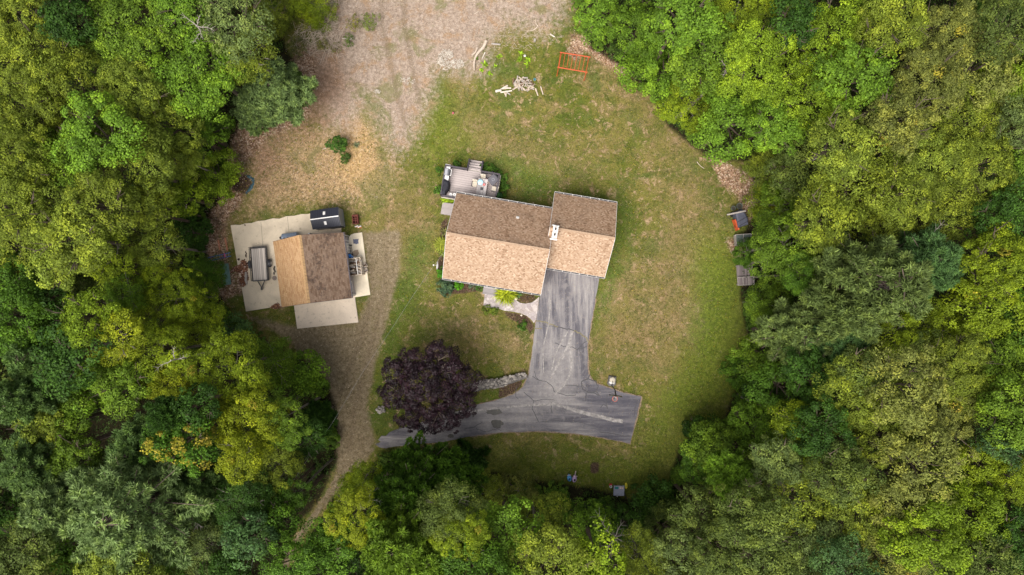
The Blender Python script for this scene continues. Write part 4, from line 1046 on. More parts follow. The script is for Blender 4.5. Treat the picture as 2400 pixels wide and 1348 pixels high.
# leaf pile on the pad, tyre marks
M_pile = N('wet_leaves', .8, .2); _c = M_pile.coords(); _v = M_pile.new('ShaderNodeTexVoronoi'); M_pile.put(_v.inputs['Vector'], _c); _v.inputs['Scale'].default_value = 11
_s = M_pile.new('ShaderNodeSeparateColor'); M_pile.t.links.new(_v.outputs['Color'], _s.inputs[0]); M_pile.base(M_pile.ramp(_s.outputs[0], [(0, (.05, .022, .015)), (.5, (.18, .075, .04)), (.85, (.32, .16, .10)), (1, (.6, .5, .45))])); M_pile = M_pile.m
def mound(name, pts, h, mat, seed=0, z=0.06):
    """low lumpy heap filling an outline (photo points)"""
    W = [P(x, y) for x, y in pts]; xs = [w.x for w in W]; ys = [w.y for w in W]; st = .07
    X, Y = np.meshgrid(np.arange(min(xs) - .1, max(xs) + .1, st), np.arange(min(ys) - .1, max(ys) + .1, st))
    rr = np.random.default_rng(seed); nz = rr.uniform(-1, 1, X.shape); nz2 = np.sin(X * 5 + seed) * np.sin(Y * 6)
    d = sdf_poly(X, Y, [(w.x, w.y) for w in W]) + nz * .05
    Z = z + np.clip(-d, 0, .35) / .35 * h * (1 + .25 * nz + .2 * nz2)
    Z = np.where(d > 0, z - .12, Z)
    ii = np.arange(X.size).reshape(X.shape)
    f = np.stack([ii[:-1, :-1].ravel(), ii[:-1, 1:].ravel(), ii[1:, 1:].ravel(), ii[1:, :-1].ravel()], 1)
    f = f[((d < .1).ravel()[f]).any(1)]
    V = np.stack([X.ravel(), Y.ravel(), Z.ravel()], 1); us = np.unique(f); mp = np.zeros(len(V), int); mp[us] = np.arange(len(us))
    me = np_mesh(name, V[us], mp[f], [mat]); o = bpy.data.objects.new(name, me); COL.objects.link(o); return o
o = mound('leaf_pile', [(555, 623), (562, 618), (566, 609), (574, 607), (578, 612), (583, 614), (582, 640), (585, 652), (578, 668), (570, 674), (561, 668), (560, 655), (566, 648), (562, 640), (552, 636), (540, 640), (545, 628)], .16, M_pile, 3)
tag(o, 'heap of wet brown leaves and debris on the pad left of the trailer', 'leaf pile', kind='stuff')
for i, (x, y, a, b, lb) in enumerate([(574.5, 528, 3, 3, 'small dark clump alone on the upper left of the concrete pad'), (560, 608, 4.5, 4, 'dark round clump on the pad just above the leaf heap'), (577, 596, 3, 9, 'narrow dark clump on the pad left of the trailer frame')]):
    o = mound('debris_clump', [(x + a * math.cos(t), y + b * math.sin(t)) for t in np.linspace(0, 6.28, 12)[:-1]], .07, simple('wet_debris', (.05, .03, .025), .8), i + 20); tag(o, lb, 'debris')
o = mound('leaf_drift', [(636, 716), (650, 708), (658, 712), (657, 719), (640, 722), (632, 720)], .04, M_pile, 9); tag(o, 'thin drift of brown leaves at the lower edge of the pad by the outbuilding', 'leaf drift', kind='stuff')
# rotting log on the pile
o = MB().tube([(0, .55, 0), (.06, .2, .05), (.02, -.2, .04), (.1, -.6, 0)], [.10, .13, .12, .07], 9).obj('rotten_log', M_wd2); o.location = P(578, 652) + Vector((0, 0, .2)); tag(o, 'pale rotten log on the right side of the wet leaf heap', 'log')
# teal mat, blue ladder, orange planks, tarp scrap
M_teal = simple('faded_teal_mat', (.16, .27, .24), .8, .2, .2, 5)
m = MB(); m.box((0, 0, .03), (.72, 2.0, .05)); o = m.obj('plastic_sheet', M_teal, bevel=.01); o.location = P(530, 643); o.rotation_euler = (0, 0, R(8)); tag(o, 'faded teal board lying in the weeds at the left of the concrete pad', 'board')
o = thing('blue_ladder', 'blue fibreglass ladder lying in the brush left of the trailer', 'ladder', P(516, 603), R(13))
m = MB(); [m.bar((-1.15, s * .16, .35), (1.15, s * .16, .35), .05, .09) for s in (-1, 1)]; m.obj('rail', simple('ladder_blue', (.03, .14, .42), .5, .4, .25, 6), o)
m = MB(); [m.cyl((x, -.16, .35), (x, .16, .35), .02) for x in np.arange(-1.0, 1.1, .28)]; m.obj('rungs', M_grey, o)
m = MB(); m.box((.62, 0, .42), (.10, .36, .04)); m.obj('pink_strap', simple('pink_strap', (.6, .12, .25), .6), o)
M_opl = M_wood('orange_lumber', (.46, .20, .12), .2)
for i, (a, b, lb) in enumerate([((528, 558), (534, 588), 'longer orange-brown plank on the ground left of the pad edge'), ((512, 562), (516, 586), 'shorter orange-brown plank at the bushes left of the pad')]):
    m = MB(); A, Bp = P(*a), P(*b); L = (A - Bp).length; m.box((0, 0, .06), (L, .13, .05)); o = m.obj('plank', M_opl); o.location = (A + Bp) / 2; o.rotation_euler = (0, 0, math.atan2(A.y - Bp.y, A.x - Bp.x)); tag(o, lb, 'plank')
M_bt = simple('dark_teal_tarp', (.03, .075, .095), .55, .4, .4, 4)
o = mound('crumpled_tarp', [(576, 410), (586, 409), (589, 415), (597, 417), (596, 432), (590, 445), (582, 452), (577, 460), (575, 452), (583, 440), (590, 428), (588, 420), (580, 418)], .12, M_bt, 5, 0); tag(o, 'crumpled dark teal tarp at the edge of the hollow below the left woods', 'tarp')

# ------------------------------------------------------------------ basketball hoop
bb = P(1434, 893); hp = thing('basketball_hoop', 'portable basketball hoop at the edge of the driveway turn-around', 'basketball hoop', bb, R(180 - 8))
# local: -y... facing towards lower-right of the photo is +y after rotation
M_base = simple('sand_bag', (.58, .52, .42), .85, .15, .12, 4)
m = MB(); m.add([(-.36, -.5, 0), (.36, -.5, 0), (.42, .3, 0), (.2, .5, 0), (-.2, .5, 0), (-.42, .3, 0), (-.3, -.42, .22), (.3, -.42, .22), (.34, .25, .22), (.16, .42, .16), (-.16, .42, .16), (-.34, .25, .22)],
    [(5, 4, 3, 2, 1, 0), (6, 7, 8, 9, 10, 11)] + [(i, (i + 1) % 6, 6 + (i + 1) % 6, 6 + i) for i in range(6)])
m.obj('base', simple('grey_plastic_base', (.16, .15, .15), .6), hp)
m = MB(); m.rock((0, -.12, .32), (.55, .62, .3), 3, rough=.12, n=12, m=8); m.obj('ballast_bag', M_base, hp, smooth=True); m = MB(); m.rock((.02, .1, .30), (.6, .3, .24), 6, rough=.12, n=12, m=8); m.obj('ballast_bag', M_white, hp, smooth=True)
m = MB(); m.tube([(0, .35, .1), (0, .42, 1.4), (0, .5, 2.5)], .05, 10); m.bar((0, .3, .9), (0, -.3, .2), .04, .04); m.obj('pole', M_black, hp)
m = MB(); m.bar((0, .48, 2.2), (0, .86, 3.0), .05, .05); m.bar((0, .48, 2.6), (0, .86, 3.4), .05, .05); m.obj('arm', M_black, hp)
m = MB(); 
for s in (-1, 1): m.box((s * .54, .9, 3.22), (.04, .05, .74)); 
m.box((0, .9, 2.86), (1.04, .05, .04)); m.box((0, .9, 3.58), (1.04, .05, .04)); m.obj('backboard_frame', M_black, hp)
m = MB(); m.box((0, .9, 3.22), (1.03, .02, .67)); m.obj('backboard', simple('smoked_acrylic', (.10, .10, .11), .15, .6, .05), hp)
m = MB(); m.ring((0, 1.2, 3.05), .225, .016, 24, 6); m.bar((0, .92, 3.05), (0, .98, 3.05), .12, .03); m.obj('rim', simple('orange_red_rim', (.65, .12, .06), .5), hp)
m = MB()
for i in range(12):
    a = 2 * math.pi * i / 12; b = a + .26; c_ = a - .26
    for e in (b, c_): m.bar((.22 * math.cos(a), 1.2 + .22 * math.sin(a), 3.04), (.13 * math.cos(e), 1.2 + .13 * math.sin(e), 2.75), .014, .014); m.bar((.13 * math.cos(e), 1.2 + .13 * math.sin(e), 2.75), (.11 * math.cos(a), 1.2 + .11 * math.sin(a), 2.6), .014, .014)
m.obj('net', M_white, hp)

# ------------------------------------------------------------------ orange climbing frame
zc = 1.7
A1, A2, B1, B2 = P(1312, 122.5, zc), P(1384, 134, zc), P(1306.5, 157.5, zc), P(1377, 169.5, zc)
cc = (A1 + A2 + B1 + B2) / 4; cc.z = 0
cf = thing('climbing_frame', 'orange-red steel monkey-bar frame standing on the grass near the upper woods', 'climbing frame', cc)
M_or = simple('orange_red_paint', (.50, .085, .028), .45, .4, .2, 5)
def lc(v): return Vector(v) - cc
for a, b in ((A1, A2), (B1, B2)):
    m = MB(); m.cyl(lc(a), lc(b), .05, None, 10); m.obj('side_rail', M_or, cf)
for i in range(8):
    t = .05 + .9 * i / 7; m = MB(); a, b = lc(A1.lerp(A2, t)), lc(B1.lerp(B2, t)); d = (b - a).normalized() * .12; m.cyl(a - d * .3, b + d * .3, .022, None, 8); m.obj('rung', M_or, cf)
for a, b in ((A1, B1), (A2, B2)):
    for p, q in ((a, b), (b, a)):
        t = A2 if a is A1 else A1
        side = (p - q).normalized() * .28; inn = (t - a).normalized() * .1
        m = MB(); top = lc(p) + inn; m.cyl(top, Vector((top.x, top.y, 0)) + side, .04, None, 8); m.obj('leg', M_or, cf)
for a, b in ((A1, B1), (A2, B2)):
    inn = ((A2 if a is A1 else A1) - a).normalized() * .1
    m = MB(); p, q = lc(a) + inn, lc(b) + inn; p.z = q.z = .75; e = (a - b).normalized() * .15; m.cyl(p + e, q - e, .03, None, 8); m.obj('cross_brace', M_or, cf)

# ------------------------------------------------------------------ log and wood heaps near the top
r = random.Random(21)
for k in range(110):
    a = r.uniform(0, 6.28); q = math.sqrt(r.random()); x = 1228 + 24 * q * math.cos(a) + r.uniform(-2, 2); y = 199 + 13 * q * math.sin(a) + (x - 1228) * .12
    put_log(P(x, y) + Vector((0, 0, .06 + (1 - q) * .38 * r.random())), (r.uniform(0, 6), r.uniform(-.4, .4), r.uniform(0, 6)), k, 'grey split log in the loose firewood heap on the upper lawn', 'loose firewood heap', .66)
for k, (x, y) in enumerate([(1204, 190), (1213, 183), (1220, 184), (1224, 184), (1232, 183), (1206, 208), (1203, 194), (1192, 220), (1186, 222), (1183, 219)]):
    put_log(P(x, y) + Vector((0, 0, .07)), (r.uniform(0, 6), 0, r.uniform(0, 6)), k + 3, 'stray split log on the grass around the loose firewood heap', 'stray logs by the heap', .9)
def log(a, b, r0, r1, label, mat, bend=0.0, z=None, name='log'):
    A, Bp = P(*a), P(*b); mid = (A + Bp) / 2; d = (Bp - A); nn = Vector((-d.y, d.x, 0)).normalized()
    n = 7; pts = [A.lerp(Bp, i / (n - 1)) - mid + nn * bend * math.sin(math.pi * i / (n - 1)) + Vector((0, 0, (z or max(r0, r1) * .8))) for i in range(n)]
    rr = [r0 + (r1 - r0) * i / (n - 1) for i in range(n)]
    o = MB().tube(pts, rr, 9).obj(name, mat); o.location = mid; tag(o, label, 'log'); return o
M_birchlog = N('pale_birch_bark', .8, .2); _c = M_birchlog.coords(); M_birchlog.base(M_birchlog.ramp(M_birchlog.noise(_c, 5, 4, .8), [(.3, (.25, .2, .16)), (.5, (.62, .56, .48)), (.8, (.72, .67, .6))])); M_birchlog = M_birchlog.m
M_deadw = M_wood('bleached_deadwood', (.50, .41, .33), .3)
log((1140, 97), (1132, 115), .16, .14, 'thick upper piece of the bleached fallen trunk', M_deadw, 0)
log((1132, 113), (1112, 166), .15, .06, 'long bent bleached trunk lying down from the brush pile', M_deadw, -.35)
log((1119, 112), (1106, 130), .07, .09, 'short bleached log left of the long bent trunk', M_deadw, .1)
log((1137, 123), (1130, 138), .05, .04, 'thin white stick right of the long bent trunk', M_birchlog)
log((1152, 103), (1173, 105), .07, .08, 'grey log half sunk in the grass right of the brush pile', M_wd2)
log((1173, 210), (1190, 201), .07, .08, 'uppermost of the white logs left of the firewood heap', M_birchlog)
log((1178, 208), (1198, 207), .08, .07, 'middle white log left of the firewood heap', M_birchlog, .03)
log((1173, 217), (1200, 213), .08, .06, 'lowest long white log left of the firewood heap', M_birchlog)
log((1161, 215), (1175, 212), .13, .11, 'short thick white log at the left end of the white logs', M_birchlog)
log((1255, 208), (1261, 225), .08, .05, 'left of the two short sticks below the firewood heap', M_deadw)
log((1267, 203), (1273, 222), .06, .05, 'right of the two short sticks below the firewood heap', M_deadw)
log((1289, 80), (1300, 87), .06, .05, 'short pale stick by the leaf litter above the climbing frame', M_birchlog)
log((1235, 73), (1261, 62), .03, .05, 'thin curved branch on the dirt at the top', M_deadw, -.15)
log((1261, 62), (1256, 45), .05, .02, 'upper twig of the curved branch on the dirt at the top', M_deadw, .1)
log((1112, 33), (1123, 26), .05, .03, 'thin pale branch on the dirt at the top near the grass tuft', M_deadw)
log((803, 91), (825, 92), .04, .09, 'pale log end poking from the brush at the upper left', M_birchlog)
log((1633, 379), (1650, 395), .035, .02, 'thin curved twig on the lawn near the right woods', M_deadw, -.06)
log((463, 485), (438, 540), .05, .03, 'slender bare pale stem hanging over the bushes above the pad', M_deadw, .3, 2.2)
log((757, 350), (770, 345), .03, .02, 'thin stick pointing left of the lone dark bush', M_birchlog)
for i, (x, y) in enumerate([(1253, 96)]):
    o = MB().box((0, 0, .15), (.16, .25, .3)).obj('wood_block', M_wd2); o.location = P(x, y); tag(o, 'upright square wood block on the grass near the top', 'block')
o = thing('white_pipe_cap', 'white ring-shaped pipe end among three leafy plants on the upper lawn', 'pipe', P(1230, 132))
m = MB(); m.ring((0, 0, .12), .075, .035, 14, 6); m.obj('collar', M_white, o); m = MB(); m.cyl((0, 0, 0), (0, 0, .12), .05); m.obj('pipe_hole', M_black, o)
o = thing('teal_bucket', 'small dark teal pail at the upper right of the firewood heap', 'bucket', P(1253, 188))
m = MB(); m.lathe([(.10, 0), (.14, .24), (.115, .24), (.11, .2)], n=14); m.obj('pail', simple('teal_plastic', (.02, .16, .18), .5), o); m = MB(); m.ring((0, 0, .25), .13, .012, 14, 4); m.obj('handle', M_grey, o)
o = MB().rock((0, 0, .1), (.22, .26, .2), 2).obj('ball', simple('dusty_pink_rubber', (.45, .12, .14), .6)); o.location = P(1062, 266); tag(o, 'small dusty pink ball on the left upper lawn', 'ball')
# bleached brush pile: stuff
def sticks(name, cx, cy, rx, ry, n, mat, lmin, lmax, rad, seed, label, h=.25):
    r = random.Random(seed); m = MB()
    for i in range(n):
        a = r.uniform(0, 6.28); q = math.sqrt(r.random()); p = P(cx + rx * q * math.cos(a), cy + ry * q * math.sin(a)); L = r.uniform(lmin, lmax); t = r.uniform(0, 6.28); z = .03 + h * (1 - q) * r.random()
        d = Vector((math.cos(t), math.sin(t), r.uniform(-.15, .15))) * L / 2; p.z = z + abs(d.z); m.tube([p - d, p + d], [rad * r.uniform(.6, 1.2), rad * .5], 5)
    o = m.obj(name, mat); tag(o, label, kind='stuff'); return o
sticks('brush_pile', 1045, 140, 19, 24, 190, M_birchlog, .12, .5, .020, 3, 'pile of bleached white sticks and chips beside the sandy track')
sticks('brush_pile', 1072, 150, 16, 10, 80, M_birchlog, .12, .4, .02, 4, 'scatter of white sticks right of the white stick pile')
sticks('wood_chips', 885, 215, 9, 5, 25, M_birchlog, .08, .25, .02, 5, 'few white chips on the sandy track')
sticks('wood_chips', 955, 190, 18, 8, 35, M_birchlog, .08, .35, .02, 6, 'white chips and sticks across the middle of the sandy track')
sticks('twigs', 1010, 60, 280, 120, 380, M_deadw, .1, .45, .012, 7, 'twigs strewn over the sandy track', .02)
sticks('twigs', 760, 380, 190, 110, 420, M_deadw, .08, .35, .010, 8, 'dry twigs strewn over the straw-coloured ground', .02)
sticks('twigs', 1200, 85, 120, 35, 160, M_deadw, .15, .6, .016, 9, 'twigs strewn along the grass edge at the top', .05)
sticks('dead_brush', 750, 90, 60, 45, 170, M_deadw, .6, 2.2, .018, 10, 'tangle of bare grey branches at the edge of the upper left woods', 1.2)

# ------------------------------------------------------------------ right edge: covered machine, cold frame, pallets
o = thing('covered_machine', 'orange garden machine under a slate tarp with a plank across it, right lawn edge', 'machine', P(1728, 514), R(24))
M_slate = simple('slate_tarp', (.075, .078, .105), .65, .3, .2, 3, bump=.5)
cover([(-.55, -.75), (.45, -.85), (.62, -.35), (.62, .25), (.5, .75), (-.3, .8), (-.4, .1)], [.15, .75, 1.0, 1.05], [1.0, .98, .9, .7], 'tarp_cover', M_slate, o)
m = MB(); m.box((.05, -.55, 1.03), (1.0, .04, .06), rz=.1); m.box((.08, -.15, 1.06), (1.0, .04, .05), rz=.1); m.obj('tarp_strap', M_black, o)
m = MB(); m.add([(-.62, -.95, .1), (-.42, -.95, .1), (-.42, .15, .1), (-.55, .15, .1), (-.56, -.9, .7), (-.45, -.9, .8), (-.42, .1, .8), (-.5, .1, .7)], [(3, 2, 1, 0), (4, 5, 6, 7), (0, 1, 5, 4), (1, 2, 6, 5), (2, 3, 7, 6), (3, 0, 4, 7)])
m.obj('engine_hood', M_or, o)
for x, y in ((-.5, -.6), (.5, -.6), (-.4, .6), (.5, .6)):
    m = MB(); m.cyl((x - .08, y, .2), (x + .08, y, .2), .2, None, 14); m.obj('wheel', M_black, o)
q = MB().box((0, 0, 0), (1.75, .13, .05)).obj('plank', M_wd2); q.location = P(1726, 499, 1.15); q.rotation_euler = (0, 0, R(12)); tag(q, 'weathered plank lying across the slate tarp of the covered machine', 'plank')
for i, (x, y, rr, lb) in enumerate([(1716, 489, .21, 'left of two round grey-green pots behind the covered machine'), (1730, 484, .27, 'right and larger of two round pots behind the covered machine')]):
    o = thing('plant_pot', lb, 'pot', P(x, y)); m = MB(); m.lathe([(rr * .75, 0), (rr, .4), (rr * 1.06, .42), (rr * .9, .42), (rr * .85, .33)], n=18); m.obj('pot', simple('grey_green_plastic', (.10, .12, .10), .6), o)
    m = MB(); m.lathe([(rr * .86, .32), (rr * .86, .34)], n=18); m.obj('soil', simple('potting_soil', (.05, .045, .035), .9), o)
o = thing('wheelbarrow', 'dark wire hoop at the left rear corner of the covered machine', 'hoop', P(1709, 505)); o.name = 'wire_hoop'
m = MB(); m.ring((0, 0, .12), .28, .015, 20, 5); m.obj('hoop', M_dark, o); m = MB(); m.cyl((0.25, .1, 0), (.25, .1, .4), .015); m.obj('stake', M_dark, o)
# cold frame
o = thing('cold_frame', 'glass-topped grey cold frame half hidden by leaves at the right lawn edge', 'cold frame', P(1742, 562, .4) - Vector((0, 0, .4)), R(4))
m = MB(); [m.box((s * .72, 0, .25), (.05, 1.0, .5)) for s in (-1, 1)]; [m.box((0, s * .5, .25), (1.4, .05, .5)) for s in (-1, 1)]; m.obj('box_frame', M_wd2, o)
m = MB(); [m.box((x, 0, .53), (.05, 1.04, .04)) for x in (-.72, 0, .72)]; [m.box((0, y, .532), (1.48, .05, .04)) for y in (-.5, .5)]; m.obj('sash', M_wd2, o)
m = MB(); m.box((0, 0, .515), (1.4, .98, .015)); m.obj('glazing', simple('dull_glass', (.10, .12, .11), .2, .5, .1), o)
# old picnic bench / pallets
o = thing('wooden_platform', 'weathered grey plank platform with framed crates, half under the right trees', 'platform', P(1743, 645), R(3))
M_old = boards('old_grey_planks', (.23, .19, .185), w=.13, axis=0, gap=.14, var=.3)
m = MB(); m.box((0, .0, .35), (1.5, 1.9, .06)); [m.box((x, y, .16), (.1, .1, .32)) for x in (-.68, .68) for y in (-.85, .85)]; m.obj('platform_boards', M_old, o)
m = MB(); m.box((.0, -.55, .52), (1.5, .72, .05)); m.obj('upper_boards', M_old, o)
m = MB()
for x in (-.76, -.28, .25, .74): m.bar((x, -.92, .56), (x, -.18, .56), .05, .06)
for y in (-.92, -.18): m.bar((-.76, y, .575), (.74, y, .575), .05, .05)
m.obj('crate_frame', M_wd2, o)

# ------------------------------------------------------------------ toys at the lower edge of the lawn
M_lb = simple('light_blue_plastic', (.10, .36, .70), .4, .5, .1, 4); M_lav = simple('lavender_plastic', (.52, .36, .58), .4, .5, .1, 4); M_yel = simple('yellow_plastic', (.75, .62, .03), .4, .5, .1, 4)
M_tgrey = simple('toy_grey', (.36, .36, .44), .5, .4, .1, 4); M_tteal = simple('toy_teal', (.03, .26, .25), .5, .4, .1, 4)
M_skinp = simple('pale_plastic', (.66, .52, .48), .5)
def ride_on(lab, px, py, mat, rz, seat):
    o = thing('ride_on_toy', lab, 'toy', P(px, py), rz, None)
    m = MB(); m.rock((0, 0, .22), (.42, .62, .28), 2, rough=.02, n=16, m=8); m.tube([(0, .2, .25), (0, .38, .3)], [.12, .06], 10); m.obj('body', mat, o, smooth=True)
    m = MB(); m.rock((0, -.08, .36), (.2, .24, .12), 2, rough=.02, n=12, m=6); m.obj('seat', seat, o, smooth=True)
    m = MB(); m.cyl((0, .32, .28), (0, .36, .55), .025); m.cyl((-.2, .36, .55), (.2, .36, .55), .025); m.obj('handlebar', M_skinp, o)
    for x, y in ((-.17, -.2), (.17, -.2), (-.12, .28), (.12, .28)):
        m = MB(); m.cyl((x - .03, y, .09), (x + .03, y, .09), .09, None, 12); m.obj('wheel', M_black, o)
    return o
ride_on('light blue ride-on toy at the lower lawn edge, left of the lavender one', 1334, 1119, M_lb, R(8), simple('navy_seat', (.01, .05, .14), .5))
ride_on('lavender ride-on toy at the lower lawn edge, right of the blue one', 1346, 1121, M_lav, R(-6), M_black)
o = MB().box((0, 0, .05), (.08, .34, .08)).obj('stick_toy', M_skinp); o.location = P(1348.5, 1108); o.rotation_euler = (0, 0, R(-12)); tag(o, 'little pale stick lying above the lavender ride-on toy', 'toy')
o = thing('sand_table', 'grey children\'s sand table with two bins, in the leaves at the lower lawn edge', 'toy table', P(1449, 1144), R(-2))
m = MB()
m.box((0, .30, .42), (.98, .06, .12)); m.box((0, -.02, .42), (.98, .06, .12)); [m.box((x, .14, .42), (.08, .26, .118)) for x in (-.45, 0, .45)]; m.box((0, .14, .37), (.9, .3, .02))
m.obj('tabletop', M_tgrey, o)
m = MB(); m.box((0, -.32, .44), (1.0, .54, .06)); [m.box((x, -.32, .48), (.32, .4, .03)) for x in (-.25, .25)]; m.obj('lid', M_tgrey, o, bevel=.015)
for x, mt, nm in ((-.22, M_tteal, 'bin'), (.23, M_skinp, 'bin')):
    m = MB(); m.box((x, .14, .39), (.34, .24, .02)); m.rock((x, .16, .42), (.22, .16, .08), 3); m.obj(nm, mt, o)
for x in (-.42, .42):
    for y in (-.5, .25): m = MB(); m.cyl((x, y, 0), (x, y, .38), .035); m.obj('leg', M_tgrey, o)
o = thing('toy_truck', 'red and white toy lying at the left end of the sand table', 'toy', P(1431, 1138), R(10))
m = MB(); m.box((0, .12, .1), (.26, .16, .14)); m.obj('cab', simple('toy_red', (.5, .03, .03), .5), o, bevel=.02); m = MB(); m.ring((0, -.08, .12), .1, .035, 14, 6); m.obj('hoop', M_white, o)
o = thing('yellow_toy', 'oval yellow toy right of the sand table', 'toy', P(1467, 1138), R(2))
m = MB(); m.ring((0, 0, .1), .12, .05, 20, 8, .75, 1.7); m.box((0, 0, .09), (.16, .05, .05)); m.obj('ring_body', M_yel, o); m = MB(); m.rock((0, -.06, .1), (.1, .1, .08), 1); m.obj('button', M_tteal, o)
o = thing('toy_cup', 'tiny teal and white cup between the sand table and the yellow toy', 'toy', P(1461.5, 1138))
m = MB(); m.lathe([(.05, 0), (.065, .14), (.05, .14)], n=12); m.obj('cup', M_tteal, o); m = MB(); m.rock((0, .0, .15), (.08, .08, .05), 1); m.obj('ball', M_white, o)
o = thing('folding_chair', 'collapsed dark folding chair with white edge below the sand table', 'chair', P(1457, 1156), R(-10))
m = MB(); m.tube([(-.45, -.28, .15), (-.25, -.02, .22), (0, .08, .25), (.25, .05, .22), (.45, -.4, .12)], .05, 6); m.tube([(-.42, -.3, .1), (-.1, .0, .12), (.1, .02, .12)], .03, 6); m.obj('chair_frame', M_dark, o)
m = MB(); m.box((0, .02, .2), (.5, .16, .04)); m.obj('sling', M_wd2, o); m = MB(); m.tube([(-.46, -.26, .2), (-.36, -.36, .2)], .03, 6); m.obj('foot_cap', M_white, o)

# ------------------------------------------------------------------ stone retaining wall
M_stone = N('field_stones', .85, .2); _o = M_stone.new('ShaderNodeAttribute', attribute_name='tone'); _c = M_stone.coords()
_sp = M_stone.new('ShaderNodeSeparateColor'); M_stone.t.links.new(_o.outputs['Color'], _sp.inputs[0])
M_stone.base(M_stone.mix(M_stone.math('MULTIPLY', M_stone.noise(_c, 9, 4, .7), .5), M_stone.ramp(_sp.outputs[0], [(0, (.11, .10, .10)), (.5, (.27, .245, .225)), (1, (.48, .43, .38))]), (.12, .11, .09))); M_stone = M_stone.m
r = random.Random(33); m = MB(); tones = []
cl = [(1105, 909), (1135, 901), (1170, 896), (1200, 887), (1232, 879)]
for k in range(330):
    t = r.random() * (len(cl) - 1); i = int(t); f = t - i; cx_, cy_ = cl[i][0] + (cl[i + 1][0] - cl[i][0]) * f, cl[i][1] + (cl[i + 1][1] - cl[i][1]) * f
    half = 6 + 7 * math.sin(min(1, t / 3.2) * math.pi * .8 + .5) * .8; v = r.uniform(-1, 1)
    p = P(cx_ + v * 2, cy_ + v * half); d = r.uniform(.12, .30); z = .5 * (1 - max(0, v) * .8) * r.uniform(.6, 1)
    n0 = len(m.v); m.rock((p.x, p.y, z), (d * r.uniform(.9, 1.5), d, d * .8), k, rz=r.uniform(0, 3)); tones += [[r.random()] * 3] * (len(m.v) - n0)
core = [(1107, 901), (1140, 893), (1175, 888), (1230, 872), (1234, 885), (1200, 898), (1170, 905), (1135, 912), (1108, 918)]
n0 = len(m.v); m.prism([tuple(P(*q))[:2] for q in core], -.05, .28); tones += [[.0] * 3] * (len(m.v) - n0)
o = m.obj('stone_wall', M_stone); a = o.data.color_attributes.new('tone', 'FLOAT_COLOR', 'POINT'); a.data.foreach_set('color', np.concatenate([np.array(tones, np.float32), np.ones((len(tones), 1), np.float32)], 1).ravel())
tag(o, 'low curved dry-stone retaining wall between the purple tree and the driveway', 'stone wall')
m = MB(); tones = []
for k in range(26):
    p = P(893 + r.uniform(-9, 9), 959 + r.uniform(-8, 8)); d = r.uniform(.12, .3); n0 = len(m.v); m.rock((p.x, p.y, r.uniform(.05, .25)), (d * 1.2, d, d * .7), k + 900); tones += [[.4 + .6 * r.random()] * 3] * (len(m.v) - n0)
o = m.obj('rock_pile', M_stone); a = o.data.color_attributes.new('tone', 'FLOAT_COLOR', 'POINT'); a.data.foreach_set('color', np.concatenate([np.array(tones, np.float32), np.ones((len(tones), 1), np.float32)], 1).ravel())
tag(o, 'small pile of pale rocks on the grass left of the purple tree', 'rock pile')

# ------------------------------------------------------------------ foliage
def leaf_mat(name, trans=0.20, rough=0.6, spec=0.14, hue=(1.35, 1.15, 0.75)):
    n = N(name, rough, spec)
    oi = n.new('ShaderNodeObjectInfo')
    at = n.new('ShaderNodeAttribute', attribute_name='tone'); sp = n.new('ShaderNodeSeparateColor'); n.t.links.new(at.outputs['Color'], sp.inputs[0])
    k = n.math('MULTIPLY_ADD', sp.outputs[0], 0.9, 0.5)
    k = n.math('MULTIPLY', k, n.math('MULTIPLY_ADD', sp.outputs[1], 0.7, 0.65))
    k = n.math('MULTIPLY', k, n.math('MULTIPLY_ADD', oi.outputs['Random'], 0.2, 0.9))
    kk = n.new('ShaderNodeCombineColor'); [n.put(kk.inputs[i], k) for i in range(3)]
    c = n.mix(1.0, oi.outputs['Color'], kk.outputs[0], 'MULTIPLY')
    c = n.mix(n.math('MULTIPLY', n.step(sp.outputs[1], 0.45, 1.0), 0.55), c, n.mix(1.0, c, hue, 'MULTIPLY'))
    # a share of the sprays has turned; the object's alpha sets how many
    acc = n.math('LESS_THAN', n.math('ADD', sp.outputs[2], 0.0), n.math('SUBTRACT', 1.0, oi.outputs['Alpha']))
    c = n.mix(n.math('MULTIPLY', acc, 0.8), c, n.mix(1.0, n.ramp(sp.outputs[0], [(0, (.22, .21, .02)), (.75, (.36, .30, .025)), (1, (.38, .24, .05))]), kk.outputs[0], 'MULTIPLY'))
    n.base(c)
    tr = n.new('ShaderNodeBsdfTranslucent'); n.put(tr.inputs[0], n.mix(1.0, c, (1.1, 1.25, 0.6), 'MULTIPLY'))
    ms = n.new('ShaderNodeMixShader'); ms.inputs[0].default_value = trans
    n.t.links.new(n.b.outputs[0], ms.inputs[1]); n.t.links.new(tr.outputs[0], ms.inputs[2])
    n.t.links.new(ms.outputs[0], n.t.nodes['Material Output'].inputs[0])
    return n.m
M_leaf = leaf_mat('leaves')
M_needle = leaf_mat('needles', 0.18, 0.6, 0.15, (1.25, 1.12, 0.8))
M_purple = leaf_mat('purple_leaves', 0.12, 0.5, 0.3, (1.25, .95, 1.05))
M_bark = simple('bark', (.11, .085, .065), .9, .1, .35, 5)
M_bbark = simple('birch_bark', (.36, .33, .28), .8, .2, .25, 6)
M_gbark = simple('grey_birch_bark', (.17, .15, .125), .9, .1, .35, 5)
M_pbark = simple('pine_bark', (.16, .12, .10), .9, .1, .3, 5)
M_deadb = simple('dead_branch', (.30, .26, .23), .9, .1, .25, 5)

def unit(v): return v / (np.linalg.norm(v, axis=-1, keepdims=True) + 1e-9)

